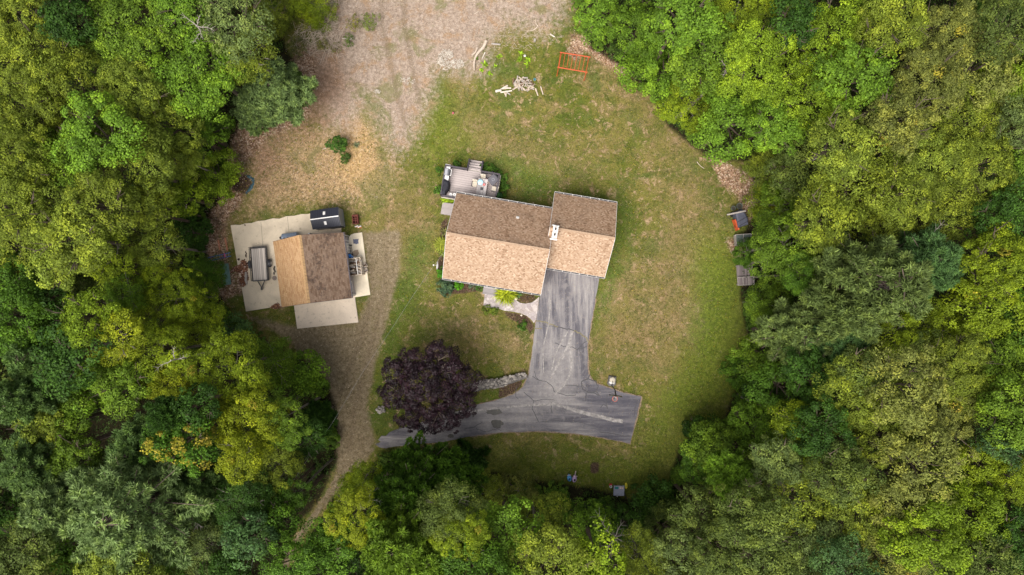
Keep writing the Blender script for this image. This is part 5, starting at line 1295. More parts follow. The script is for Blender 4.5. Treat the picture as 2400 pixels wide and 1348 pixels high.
def quads(C, Nn, L, W, g, D=None):
    """diamond leaves: centre, normal, length, width"""
    n = len(C); Nn = unit(Nn)
    if D is None: D = g.normal(size=(n, 3))
    U = unit(D - Nn * (D * Nn).sum(1, keepdims=True)); V = np.cross(Nn, U)
    L = np.broadcast_to(np.asarray(L, float).reshape(-1, 1), (n, 1)); W = np.broadcast_to(np.asarray(W, float).reshape(-1, 1), (n, 1))
    v = np.stack([C - U * L / 2, C + V * W / 2 - U * L * .08, C + U * L / 2, C - V * W / 2 - U * L * .08], 1).reshape(-1, 3)
    return v, np.arange(4 * n).reshape(n, 4)

def leaf_mesh(name, C, Nn, L, W, tone, mat, g, D=None):
    v, f = quads(C, Nn, L, W, g, D)
    return np_mesh(name, v, f, [mat], {'tone': np.repeat(tone, 4, 0)})

def clump_leaves(cc, ax_, r, m, g, flat=.6, up=.45, jit=.55, hemi=-.25):
    """m leaves on a dome round every clump centre cc with axis ax_"""
    n = len(cc); d = unit(g.normal(size=(n, m, 3)))
    a = ax_[:, None, :]; dot = (d * a).sum(2, keepdims=True)
    d = np.where(dot < hemi, d - 2 * dot * a, d)
    dot = (d * a).sum(2, keepdims=True)
    rad = r[:, None, None] * g.uniform(.55, 1.05, (n, m, 1))
    p = cc[:, None, :] + (d - a * dot * (1 - flat)) * rad
    nn = unit(d + a * up + np.array([0, 0, .35]) + g.normal(size=d.shape) * jit)
    return p.reshape(-1, 3), nn.reshape(-1, 3)

def crown_broad(name, Rr, seed, mat, cr=.40, leaf=.15, m=52, nsub=9, hh=1.0, keep=.86, custom=None, wid=.62, spread=1.0, dens=1.5):
    g = np.random.default_rng(seed)
    blobs = [(np.array([0, 0, 0.]), np.array([.70 * Rr, .70 * Rr, .78 * Rr * hh]))]
    for k in range(nsub):
        a = k * 2.4 + g.uniform(-.4, .4) + seed; q = Rr * g.uniform(.42, .66) * spread; rr = Rr * g.uniform(.30, .44)
        blobs.append((np.array([q * math.cos(a), q * math.sin(a), Rr * hh * (g.uniform(-.15, .45))]), np.array([rr, rr, rr * g.uniform(.7, 1.0)])))
    if custom: blobs = [(np.array(c, float) * 1.02, np.array(s_, float) * .82) for c, s_ in custom]
    CC, AX = [], []
    for i, (c, s_) in enumerate(blobs):
        area = 2 * math.pi * s_[0] * (s_[0] + s_[2]) * .75
        k = int(area / (cr * cr * dens)); d = unit(g.normal(size=(k, 3))); d[:, 2] = np.where(d[:, 2] < -.35, -d[:, 2], d[:, 2])
        depth = np.where(g.random((k, 1)) < .68, g.uniform(.90, 1.12, (k, 1)), g.uniform(.55, .88, (k, 1)))
        p = c + d * s_ * depth + g.normal(size=(k, 3)) * cr * .35; ok = np.ones(k, bool)
        for j, (c2, s2) in enumerate(blobs):
            if j != i: ok &= (((p - c2) / s2) ** 2).sum(1) > .62
        hole = np.sin(p[:, 0] * 1.9 / cr * .4 + seed) * np.sin(p[:, 1] * 1.7 / cr * .4 + 2 * seed) * np.sin(p[:, 2] * 2.1 + seed)
        ok &= (g.random(k) < keep) & (hole > -.62)
        CC.append(p[ok]); AX.append(unit(d[ok] / s_ * s_[0] + np.array([0, 0, .35])))
    CC = np.concatenate(CC); AX = np.concatenate(AX); n = len(CC)
    r = cr * g.uniform(.65, 1.25, n)
    p, nn = clump_leaves(CC, AX, r, m, g)
    L = leaf * g.uniform(.7, 1.3, n * m)
    ct = np.repeat(np.stack([g.random(n), g.random(n)], 1), m, 0)
    tone = np.stack([g.random(n * m), ct[:, 0], ct[:, 1]], 1)
    return leaf_mesh(name, p, nn, L, L * wid, tone, mat, g)

def crown_pine(name, Rr, seed, mat, hgt, mb, levels=10, tuft=.34, m=30):
    """whorls of limbs carrying needle tufts; local z from -hgt (lowest limbs) to 0.35*R (leader)"""
    g = np.random.default_rng(seed); CC, AX = [], []
    top = Rr * .5
    mb.tube([(0, 0, -hgt), (0, 0, top)], [.15, .03], 7)
    for lv in range(levels):
        t = lv / (levels - 1); z = top - .3 - t * (hgt * .8 + top); Lb = Rr * (.28 + .78 * t ** .65) if t < .75 else Rr * (1.02 - .25 * (t - .75))
        nb = 5 + (lv % 2)
        for b in range(nb):
            a = b * 6.283 / nb + (lv // 2) * .63 + (lv % 2) * .2 + g.uniform(-.25, .25); LL = Lb * g.uniform(.72, 1.2); rise = g.uniform(.10, .32)
            dr = np.array([math.cos(a), math.sin(a), rise]); pr = np.array([-math.sin(a), math.cos(a), 0])
            b0 = np.array([0, 0, z]); tip = b0 + dr * LL
            mb.tube([tuple(b0), tuple(b0 + dr * LL * .5 - [0, 0, .05]), tuple(tip)], [.05, .032, .012], 5)
            ns = max(3, int(LL / .30))
            for k in range(ns):
                f = .28 + .74 * (k + .5) / ns
                c = b0 + dr * LL * f; side = (1 - f) * LL * .40 + .08
                for s in (-1, 0, 1):
                    q = c + pr * s * side * g.uniform(.5, 1.0) + dr * abs(s) * side * .45 + np.array([0, 0, g.uniform(-.04, .12)])
                    CC.append(q); AX.append(unit(dr * 1.0 + pr * s * .6 + np.array([0, 0, .9])))
    CC.append(np.array([0, 0, top])); AX.append(np.array([0, 0, 1.]))
    CC = np.array(CC); AX = np.array(AX); n = len(CC)
    d = unit(g.normal(size=(n, m, 3)) * .75 + AX[:, None, :] * 1.0)
    Ln = tuft * g.uniform(.7, 1.2, (n, m, 1))
    p = CC[:, None, :] + d * Ln * .45
    nn = unit(np.cross(d, g.normal(size=d.shape)) + np.array([0, 0, .6]))
    ct = np.repeat(np.stack([g.random(n), g.random(n)], 1), m, 0)
    tone = np.stack([g.random(n * m), ct[:, 0], ct[:, 1]], 1)
    return leaf_mesh(name, p.reshape(-1, 3), nn.reshape(-1, 3), Ln.reshape(-1), Ln.reshape(-1) * .20, tone, mat, g, D=d.reshape(-1, 3))

def limb_mesh(name, Rr, mat, seed, hgt=10.0, nl=8, over=1.0, thick=.16):
    """trunk from the ground (z=0) to z=hgt, limbs spreading through the crown round z=hgt"""
    r = random.Random(seed); m = MB()
    m.tube([(0, 0, -.3), (r.uniform(-.1, .1), r.uniform(-.1, .1), hgt * .5), (0, 0, hgt + Rr * .3)], [thick * 1.3, thick, thick * .35], 8)
    for k in range(nl):
        a = k * 6.283 / nl + r.uniform(-.4, .4); L = Rr * r.uniform(.65, .95) * over; z0 = hgt - Rr * r.uniform(.2, .9) * .6
        p0 = Vector((0, 0, z0)); p1 = Vector((math.cos(a) * L * .5, math.sin(a) * L * .5, z0 + L * .45)); p2 = Vector((math.cos(a + .2) * L, math.sin(a + .2) * L, z0 + L * .75))
        m.tube([p0, p1, p2], [thick * .5, thick * .3, thick * .1], 6)
        for q in range(3):
            b = a + r.uniform(-1, 1); e = p1.lerp(p2, r.uniform(.1, .8)); m.tube([e, e + Vector((math.cos(b) * L * .35, math.sin(b) * L * .35, L * r.uniform(.1, .35)))], [thick * .2, thick * .06], 5)
    me = m.obj(name, mat); d = me.data; bpy.data.objects.remove(me); return d

def pine_pair(Rr, seed, hgt):
    mb = MB(); cr_ = crown_pine('pine_needles', Rr, seed, M_needle, hgt, mb)
    o = mb.obj('t', M_pbark); d = o.data; bpy.data.objects.remove(o); return cr_, d

SIZES = [1.5, 2.3, 3.2]
PROTO = {}
for i, s_ in enumerate(SIZES):
    for v in range(2 if i < 2 else 2):
        sd = 100 * i + 10 * v
        PROTO[('oak', i, v)] = (crown_broad('oak_leaves', s_, sd + 1, M_leaf, .46 + .08 * v, .17, 64 + 14 * v, 9 + 4 * v, .95, .9 - .1 * v, wid=.42, spread=1 + .16 * v), limb_mesh('oak_trunk', s_, M_bark, sd + 1))
        PROTO[('maple', i, v)] = (crown_broad('maple_leaves', s_, sd + 2, M_leaf, .50 + .12 * v, .15, 84 + 26 * v, 8 + 5 * v, 1.0, .86 - .08 * v, wid=.72, spread=1 + .18 * v), limb_mesh('maple_trunk', s_, M_bark, sd + 2))
        PROTO[('birch', i, v)] = (crown_broad('birch_leaves', s_, sd + 3, M_leaf, .46 - .06 * v, .10, 120 - 20 * v, 11 + 4 * v, 1.0, .8 - .08 * v, wid=.6, spread=1 + .2 * v), limb_mesh('birch_trunk', s_, M_gbark, sd + 3, over=.9, nl=7, thick=.10))
        PROTO[('pine', i, v)] = pine_pair(s_, sd + 4, s_ * 1.3)

COLS = {  # leaf colour, share of turned sprays, words
    'mid': ((.108, .182, .016), 0, 'mid-green'), 'bright': ((.118, .215, .018), 0, 'bright green'), 'lime': ((.158, .240, .015), 0, 'lime green'),
    'yel': ((.170, .235, .013), .01, 'yellow-green'), 'gold': ((.205, .250, .013), .02, 'golden yellow'), 'olive': ((.158, .205, .022), 0, 'olive green'),
    'tan': ((.158, .180, .038), .01, 'tan-olive'), 'dark': ((.036, .085, .011), 0, 'dark green'), 'blue': ((.062, .125, .036), 0, 'blue-green'),
    'grey': ((.125, .175, .048), 0, 'grey-green'), 'pale': ((.180, .240, .030), 0, 'pale green'), 'fall': ((.065, .145, .012), .25, 'yellow-spotted green'),
    'dolive': ((.092, .130, .026), 0, 'dark olive'), 'deep': ((.068, .142, .013), 0, 'deep green'), 'sage': ((.175, .255, .085), 0, 'sage green'),
    'fir': ((.105, .178, .048), 0, 'blue-grey green'),
}
NAMES = {'oak': ('oak_tree', 'clumpy tree'), 'maple': ('maple_tree', 'leafy tree'), 'birch': ('birch_tree', 'fine-leaved birch'), 'pine': ('pine_tree', 'feathery pine'), 'shrub': ('shrub', 'bush')}
DEF_Z = {'oak': 13.5, 'maple': 13, 'birch': 12, 'pine': 14}
TREES = """
55 35 95 oak olive;170 55 62 maple dark;330 60 108 maple mid;425 20 66 maple bright;555 50 92 oak grey;640 20 55 birch olive;100 150 100 oak olive;258 150 62 birch mid;480 170 104 maple bright;55 265 92 oak olive
190 215 95 oak olive;325 225 95 oak pale;640 205 80 pine sage;590 130 60 birch olive;400 295 88 oak pale;245 320 84 maple bright;62 380 98 oak olive;160 375 80 oak mid;320 395 100 oak pale;470 310 74 maple bright
510 415 56 maple lime;430 375 62 birch olive;140 470 92 oak pale;38 490 84 oak olive;245 480 78 oak olive;430 462 36 maple lime;350 480 66 oak olive;590 240 62 pine sage;745 15 60 birch yel
60 568 86 oak olive;185 560 90 oak olive;140 628 56 maple pale;372 578 76 birch pale;262 605 56 birch yel;455 545 42 maple dark;490 650 50 birch deep;45 645 70 maple deep;40 740 94 maple deep;125 700 54 maple dark
208 742 72 maple lime;300 690 62 birch bright;400 700 84 birch yel;285 790 62 birch gold;470 750 66 birch yel;370 830 82 birch yel;555 780 40 maple blue;70 835 94 pine fir;170 840 62 maple dark;470 690 52 birch mid
190 905 78 maple bright;295 905 78 maple mid;405 890 72 birch gold;545 865 88 birch yel;640 850 72 birch mid;705 870 48 maple bright;590 985 84 birch gold;440 1030 82 maple fall;105 1010 80 maple olive;38 945 80 pine fir
655 985 72 birch mid;735 985 44 pine dark;565 1070 60 birch gold;640 1085 70 birch olive;310 1060 92 pine fir;50 1095 84 pine fir;275 1210 175 pine sage;110 1205 90 pine sage;455 1150 96 pine fir;55 1290 80 maple dolive
300 1335 96 maple pale;575 1180 76 birch dark;495 1285 78 birch grey;590 1255 60 maple blue;540 1340 54 maple dark;190 1080 66 maple mid;160 980 60 birch mid;470 950 54 maple dark;380 980 50 pine dark;720 1030 46 birch dark
850 1128 62 birch yel;835 1215 76 birch gold;978 1118 84 pine deep;1050 1128 78 pine deep;955 1185 88 pine deep;1090 1090 44 pine dark;915 1290 92 pine mid;765 1290 56 maple deep;690 1160 42 birch deep;655 1215 50 maple deep;785 1240 42 maple deep;690 1325 66 maple deep;1055 1195 78 birch dolive
1145 1155 56 birch olive;1080 1245 74 birch yel;1180 1255 82 maple bright;1215 1150 50 birch tan;1005 1312 78 pine mid;1105 1325 76 maple deep;1255 1235 76 birch olive;1305 1185 40 maple deep;1400 1208 40 maple deep;1300 1315 90 oak olive
1390 1225 56 maple bright;1400 1310 60 maple lime;1500 1300 72 birch olive;1550 1235 76 oak dolive;1595 1305 72 oak grey;1640 1205 78 oak dolive;1690 1060 84 maple mid;1640 1085 54 maple deep;1640 1015 44 maple dark;1775 990 82 maple bright
1855 985 50 birch yel;1735 1125 70 pine bright;1815 1080 72 oak grey;1755 1200 90 oak dolive;1680 1290 90 oak dolive;1850 1170 90 oak olive;1795 1310 90 oak dolive;1905 1280 90 oak grey;1460 1230 50 maple dark;1530 1175 44 maple dark
2000 920 92 oak olive;2110 900 92 oak tan;2205 955 96 oak tan;2060 1015 96 oak olive;2150 1085 92 oak tan;2255 910 78 oak olive;1955 1100 80 oak dolive;2005 1185 90 oak olive;2100 1180 74 oak tan;2238 1185 112 maple lime;2160 1250 84 maple lime
2290 1085 66 maple yel;2370 960 80 maple mid;2378 1120 66 birch yel;2345 1040 56 oak blue;2370 1250 80 maple dark;2300 1325 80 oak dolive;2060 1290 92 oak tan;1970 1335 80 oak blue;2200 1335 66 oak dolive;1920 1010 66 maple dark;1880 1060 60 birch yel
2085 665 150 pine grey;2000 745 90 pine grey;2190 610 84 pine blue;1845 575 84 birch mid;1920 515 80 oak olive;1880 645 62 birch deep;1752 590 34 birch deep;1806 612 50 birch mid;1795 712 60 birch mid;1875 790 86 pine grey
1985 805 66 pine blue;1790 830 74 maple mid;2045 500 74 oak olive;2195 500 92 oak olive;2320 615 96 maple yel;2295 720 84 maple yel;2165 765 84 birch yel;2385 755 80 maple deep;2100 835 82 oak dolive;2225 845 92 oak olive;2335 860 86 oak mid
1900 880 72 maple dark;1830 905 70 maple deep;2355 520 84 oak dark;2390 430 70 maple mid;1755 870 50 maple deep;1780 920 40 maple dark;2010 865 60 maple dolive;2085 780 56 birch yel
1400 30 62 maple bright;1490 75 84 maple bright;1595 45 90 maple bright;1725 30 72 birch yel;1560 165 70 maple bright;1650 130 88 maple mid;1765 150 94 maple lime;1615 240 74 birch yel;1715 290 80 maple bright;1850 60 62 maple dark
1935 95 108 maple lime;1890 225 100 maple lime;2000 190 88 maple bright;1810 290 70 maple bright;2085 55 84 oak olive;2205 85 100 oak tan;2150 205 98 oak tan;2282 165 88 oak tan;2245 290 92 oak olive;2375 185 82 maple lime;2360 60 84 oak dolive
2085 295 86 oak tan;1960 345 88 oak pale;1870 395 80 oak dolive;2160 390 100 oak pale;2292 385 98 oak olive;2385 300 72 oak grey;1980 435 90 oak olive;1800 400 66 birch olive;2095 460 80 oak olive;1835 490 64 birch mid;1790 480 44 birch yel;1500 170 44 maple bright
"""
_ent = []
for tok in TREES.replace('\n', ';').split(';'):
    if tok.strip():
        x, y, rr, sp_, cl_ = tok.split(); _ent.append((float(x), float(y), float(rr)))
_fr = random.Random(61); FILL = []
for gy_ in range(10, 1345, 34):
    for gx_ in range(10, 2400, 34):
        k_ = 1 - 8 / H
        if float(sdf_poly(np.array([1200 + (gx_ - 1200) * k_]), np.array([674 + (gy_ - 674) * k_]), CLEAR)[0]) < 45: continue
        if all(math.hypot(gx_ - e[0], gy_ - e[1]) > e[2] * .80 + (18 if len(e) == 3 else 12) for e in _ent):
            rr = _fr.uniform(46, 60); _ent.append((gx_, gy_, rr, 1)); FILL.append((float(gx_), float(gy_), rr, _fr.choice(['maple', 'maple', 'birch', 'oak']), _fr.choice(['dark', 'deep', 'dark', 'dolive', 'dark'])))
print('FILL', len(FILL))
ANCH = [(30, 40, 'in the upper left corner'), (230, 60, 'along the top edge, far left'), (470, 60, 'along the top edge, centre left'), (700, 60, 'by the bare brush at the top'), (640, 240, 'beside the sandy track'), (60, 250, 'on the upper left edge'),
    (260, 230, 'in the upper left woods'), (440, 300, 'inland of the upper left track edge'), (60, 450, 'at the left edge above the middle'), (250, 430, 'in the woods left of the hollow'), (500, 430, 'beside the dark hollow with the tarp'), (60, 640, 'at the middle of the left edge'),
    (260, 600, 'in the left middle woods'), (450, 580, 'behind the blue ladder'), (490, 680, 'beside the faded teal board'), (230, 760, 'west of the concrete pad, farther out'), (400, 760, 'west of the concrete pad'), (560, 800, 'just below the concrete pad'),
    (60, 880, 'at the left edge below the middle'), (260, 940, 'in the lower left woods'), (430, 960, 'in the lower left woods, inner side'), (620, 900, 'left of the gravel drive'), (660, 1050, 'left of the dirt road bend'), (60, 1150, 'on the lower left edge'),
    (300, 1150, 'around the great pine'), (180, 1320, 'in the lower left corner'), (480, 1300, 'at the bottom edge, left'), (600, 1200, 'under the power lines'), (720, 1270, 'right of the dirt road end'), (850, 1170, 'right of the dirt road'),
    (980, 1120, 'below the purple tree'), (960, 1300, 'at the bottom edge below the purple tree'), (1130, 1200, 'below the curved driveway'), (1180, 1320, 'at the bottom edge, centre'), (1330, 1180, 'below the ride-on toys'), (1440, 1200, 'below the sand table'),
    (1440, 1310, 'around the dead tree'), (1580, 1250, 'at the bottom, right of centre'), (1650, 1060, 'right of the lawn\'s lower corner'), (1800, 1030, 'beyond the lawn\'s lower right corner'), (1780, 1250, 'in the lower right woods'), (1950, 1300, 'at the bottom edge, right'),
    (2050, 950, 'in the right woods below the middle'), (2100, 1150, 'in the lower right tan grove'), (2230, 1220, 'in the lower right, inner corner'), (2350, 1280, 'in the lower right corner'), (2350, 1050, 'at the lower right edge'), (2330, 870, 'at the right edge below the middle'),
    (2100, 790, 'below the great grey pine'), (2090, 640, 'at the great grey pine'), (2300, 650, 'at the middle of the right edge'), (1790, 600, 'between cold frame and platform'), (1800, 740, 'below the plank platform'), (1800, 880, 'right of the lower lawn'),
    (1880, 560, 'behind the covered machine'), (2100, 480, 'in the right woods above the middle'), (2360, 460, 'at the right edge above the middle'), (1820, 430, 'right of the leaf-strewn edge'), (1950, 380, 'inland of the leaf-strewn edge'), (2250, 350, 'in the upper right woods, outer side'),
    (2360, 200, 'at the upper right edge'), (2340, 40, 'in the upper right corner'), (2130, 80, 'along the top edge, right'), (2130, 220, 'in the upper right tan grove'), (1920, 90, 'along the top edge, inner right'), (1900, 240, 'in the upper right woods'), (1720, 280, 'above the upper right lawn edge'),
    (1640, 140, 'right of the climbing frame'), (1700, 30, 'at the top, beyond the climbing frame'), (1450, 50, 'at the top, above the climbing frame')]
entries = []
for tok in TREES.replace('\n', ';').split(';'):
    if tok.strip():
        x, y, rr, sp_, cl_ = tok.split(); entries.append((float(x), float(y), float(rr), sp_, cl_))
for e in FILL: entries.append(e)
cands = {}
for e in entries:
    x, y, rr, sp_, cl_ = e
    an = min(ANCH, key=lambda q: (q[0] - x) ** 2 + (q[1] - y) ** 2)
    size = 'great' if rr > 110 else 'broad' if rr > 86 else 'small' if rr < 58 else ''
    lab = ' '.join(w for w in (size, COLS[cl_][2], NAMES[sp_][1], an[2]) if w)
    cands.setdefault(lab, []).append(e)
labels = {}
for lab, es in cands.items():
    if len(es) == 1: labels[es[0]] = lab; continue
    xs = [e[0] for e in es]; ys = [e[1] for e in es]
    horiz = (max(xs) - min(xs)) > (max(ys) - min(ys)); es = sorted(es, key=lambda e: e[0] if horiz else e[1])
    words_ = (['left one:', 'right one:'] if horiz else ['upper one:', 'lower one:']) if len(es) == 2 else (['leftmost:', 'middle:', 'rightmost:'] if horiz else ['topmost:', 'middle:', 'lowest:']) if len(es) == 3 else [f'{w} from {"left" if horiz else "top"}:' for w in ('first', 'second', 'third', 'fourth', 'fifth', 'sixth', 'seventh', 'eighth', 'ninth', 'tenth')]
    for w, e in zip(words_, es): labels[e] = f'{w} {lab}'

def clear_sd(px, py): return float(sdf_poly(np.array([px], float), np.array([py], float), CLEAR)[0])
proto_used = set()
tr_ = random.Random(99)
def place_tree(e, label, z=None, group='woodland trees', base_clear=6):
    x, y, rpx, sp_, cl_ = e
    if y > 1100 and 1080 < x < 1600: base_clear = 45
    z = z or DEF_Z[sp_] * tr_.uniform(.85, 1.2)
    if rpx > 130: z = 17.5
    while z > 1.6:
        k = (H - z) / H; bx, by = 1200 + (x - 1200) * k, 674 + (y - 674) * k
        if clear_sd(bx, by) > base_clear: break
        z -= .4
    rm = rpx * (.94 if rpx > 50 else 1) / 25 * (H - z) / H
    i = min(range(3), key=lambda q: abs(math.log(SIZES[q] / rm))); v = tr_.randrange(2)
    me_c, me_t = PROTO[(sp_, i, v)]; s = rm / SIZES[i]
    p = P(x, y, z); t = thing(NAMES[sp_][0], label, 'tree', (p.x, p.y, 0), tr_.uniform(0, 6.28), group)
    c = bpy.data.objects.new('crown', me_c); COL.objects.link(c); c.parent = t; c.location = (0, 0, z)
    c.scale = (s * tr_.uniform(.9, 1.1), s * tr_.uniform(.88, 1.12), s * tr_.uniform(.85, 1.2)); c.rotation_euler = (tr_.uniform(-.15, .15), tr_.uniform(-.15, .15), 0); c.color = (*COLS[cl_][0], 1 - COLS[cl_][1])
    b = bpy.data.objects.new('trunk', me_t); COL.objects.link(b); b.parent = t
    if sp_ == 'pine':
        b.scale = c.scale; b.location = c.location; lo = SIZES[i] * 1.3 * c.scale[2]
        if z - lo > .1:
            bb_ = MB().tube([(0, 0, -.2), (0, 0, z - lo + .05)], [.24, .16], 8).obj('lower_trunk', M_pbark, t)
    else: b.scale = (s, s, z / 10)
    return t
for e in entries: place_tree(e, labels[e], z=7.5 if e in FILL else None)

# the purple maple on the lawn
pc = P(1005, 905, 4.6)
pm = thing('purple_maple', 'round dark purple-leaved maple beside the driveway entrance', 'tree', (pc.x, pc.y, 0))
cu = [((0, 0, 0), (3.1, 3.0, 2.9)), ((1.1, 2.6, -.2), (1.6, 1.5, 1.6)), ((2.9, .3, -.3), (1.4, 1.4, 1.5)), ((-2.5, 1.4, -.2), (1.6, 1.5, 1.6)), ((-2.9, -.7, -.1), (1.4, 1.5, 1.5)), ((-1.5, -2.4, 0), (1.6, 1.5, 1.6)), ((1.6, -2.5, 0), (1.5, 1.5, 1.6)),
      ((0, -3.0, -.4), (1.4, 1.3, 1.3)), ((2.7, -1.5, .1), (1.5, 1.4, 1.5)), ((-.3, .4, 1.4), (1.8, 1.8, 1.8)), ((-1.0, 2.3, .3), (1.4, 1.3, 1.4)), ((2.0, 1.4, .3), (1.4, 1.3, 1.4)), ((3.6, .5, -.8), (.9, .8, .8))]
me = crown_broad('purple_leaves', 4.3, 77, M_purple, .42, .13, 90, custom=cu, keep=.93, dens=1.6)
c = bpy.data.objects.new('crown', me); COL.objects.link(c); c.parent = pm; c.location = (0, 0, 4.6); c.color = (.0225, .0095, .0145, 1)
b = bpy.data.objects.new('trunk', limb_mesh('maple_limbs', 3.6, M_bark, 5, hgt=4.6, nl=9, over=.9, thick=.2)); COL.objects.link(b); b.parent = pm

# bare dead trees and bare limbs
def dead_tree(x, y, z, L, n, seed, label, mat=M_deadb, name='dead_tree', r0=.09, rise=.35, parts=True):
    k = (H - z) / H; p = P(x, y, z); r = random.Random(seed)
    t = thing(name, label, 'tree', (p.x, p.y, 0))
    m = MB(); m.tube([(0, 0, 0), (.1, 0, z * .6), (0, 0, z)], [.17, .12, r0], 8); m.obj('trunk', mat, t)
    for i in range(n):
        a = i * 6.283 / n + r.uniform(-.5, .5); l = L * r.uniform(.5, 1.1); q = MB()
        z0 = z - r.uniform(0, 1.2); pts = [Vector((0, 0, z0))]
        for s in range(1, 5): pts.append(pts[-1] + Vector((math.cos(a), math.sin(a), rise)) * l / 4 ); a += r.uniform(-.35, .35)
        q.tube(pts, [r0 * .6, r0 * .5, r0 * .36, r0 * .25, r0 * .1], 6)
        for s in (1, 2, 3):
            for w in (-1, 1):
                b_ = a + w * r.uniform(.5, 1.0); e = pts[s]; q.tube([e, e + Vector((math.cos(b_), math.sin(b_), .3)) * l * .28], [r0 * .25, r0 * .08], 5)
        q.obj('branch', mat, t)
    return t
dead_tree(1443, 1268, 7.5, 2.9, 7, 1, 'leafless dead tree with pale spreading limbs at the bottom, right of centre')
dead_tree(2095, 672, 17.2, 1.5, 9, 2, 'bare tan limbs breaking through the top of the great grey pine', r0=.03)
dead_tree(1880, 775, 8.0, 2.0, 7, 3, 'bare silvery limbs in the grey pine below the platform', r0=.035)
dead_tree(1852, 885, 4.5, .8, 5, 14, 'small curled bare snag at the lower right woods edge', r0=.05)
dead_tree(1715, 150, 14, 1.2, 5, 4, 'pale bare snag in the lime trees right of the climbing frame', r0=.06) if False else dead_tree(1712, 152, 15.5, 1.2, 5, 4, 'pale bare snag in the lime trees right of the climbing frame', r0=.06)
dead_tree(400, 845, 14.0, 1.3, 3, 5, 'white bare birch limbs among the golden birches on the left', M_bbark, r0=.045)
dead_tree(860, 1180, 12.4, 1.2, 4, 6, 'white bare birch limbs in the golden birch right of the dirt road', M_bbark, r0=.045)
dead_tree(440, 1230, 13, 1.8, 6, 7, 'grey bare trunk with ragged twigs right of the great pine', r0=.09)
dead_tree(460, 60, 15.5, 1.5, 5, 8, 'bare forked grey limbs between green crowns at the top left', r0=.06)
dead_tree(1960, 350, 15, 1.0, 4, 9, 'short pale bare limbs in the upper right woods', r0=.05)
dead_tree(2190, 560, 15, 1.6, 4, 10, 'thin bare grey limbs above the great grey pine', r0=.05)

# undergrowth below the woods
def scatter_forest(n, x0, x1, y0, y1, seed, inner=8):
    g = np.random.default_rng(seed); X = g.uniform(x0, x1, n); Y = g.uniform(y0, y1, n)
    sd_ = sdf_poly(X * 25 + 1200, 674 - Y * 25, CLEAR); k = sd_ > inner
    return X[k], Y[k], sd_[k], g
X, Y, SD, g = scatter_forest(26000, -62, 62, -38, 38, 3)
n = len(X); hz = np.clip(.2 + SD / 60, .2, 2.6) * g.uniform(.3, 1, n)
CC = np.stack([X, Y, hz], 1); AX = unit(np.stack([g.normal(size=n) * .25, g.normal(size=n) * .25, np.ones(n)], 1))
mm = 26; p, nn = clump_leaves(CC, AX, g.uniform(.35, .75, n), mm, g, flat=.5, jit=.4)
Lf = .17 * g.uniform(.6, 1.3, n * mm); cr_ = np.repeat(g.random((n, 2)), mm, 0)
me = leaf_mesh('undergrowth', p, nn, Lf, Lf * .6, np.stack([g.random(n * mm), cr_[:, 0], np.ones(n * mm)], 1), M_leaf, g)
o = bpy.data.objects.new('undergrowth', me); COL.objects.link(o); o.color = (.042, .080, .014, 1); tag(o, 'low leafy undergrowth beneath the trees', kind='stuff')

# woods beyond the picture
g = np.random.default_rng(17); CC = []; 
for gx in np.arange(-70, 71, 4.4):
    for gy in np.arange(-52, 53, 4.4):
        x_, y_ = gx + g.uniform(-1.5, 1.5), gy + g.uniform(-1.5, 1.5)
        if abs(x_) < 40.5 and abs(y_) < 23.5: continue
        if clear_sd(1200 + x_ * 25, 674 - y_ * 25) < 60: continue
        hgt = g.uniform(9, 14); k = 58; d = unit(g.normal(size=(k, 3))); d[:, 2] = np.abs(d[:, 2]); CC.append(np.concatenate([np.array([x_, y_, hgt]) + d * np.array([2.9, 2.9, 2.6]), d], 1))
CC = np.concatenate(CC); n = len(CC); mm = 20
p, nn = clump_leaves(CC[:, :3], unit(CC[:, 3:] + [0, 0, .3]), g.uniform(.6, .95, n), mm, g)
Lf = .36 * g.uniform(.7, 1.3, n * mm); cr_ = np.repeat(g.random((n, 2)), mm, 0)
me = leaf_mesh('distant_woods', p, nn, Lf, Lf * .6, np.stack([g.random(n * mm), cr_[:, 0], np.ones(n * mm)], 1), M_leaf, g)
o = bpy.data.objects.new('distant_woods', me); COL.objects.link(o); o.color = (.12, .16, .03, 1); tag(o, 'continuous woods surrounding the clearing', kind='stuff')

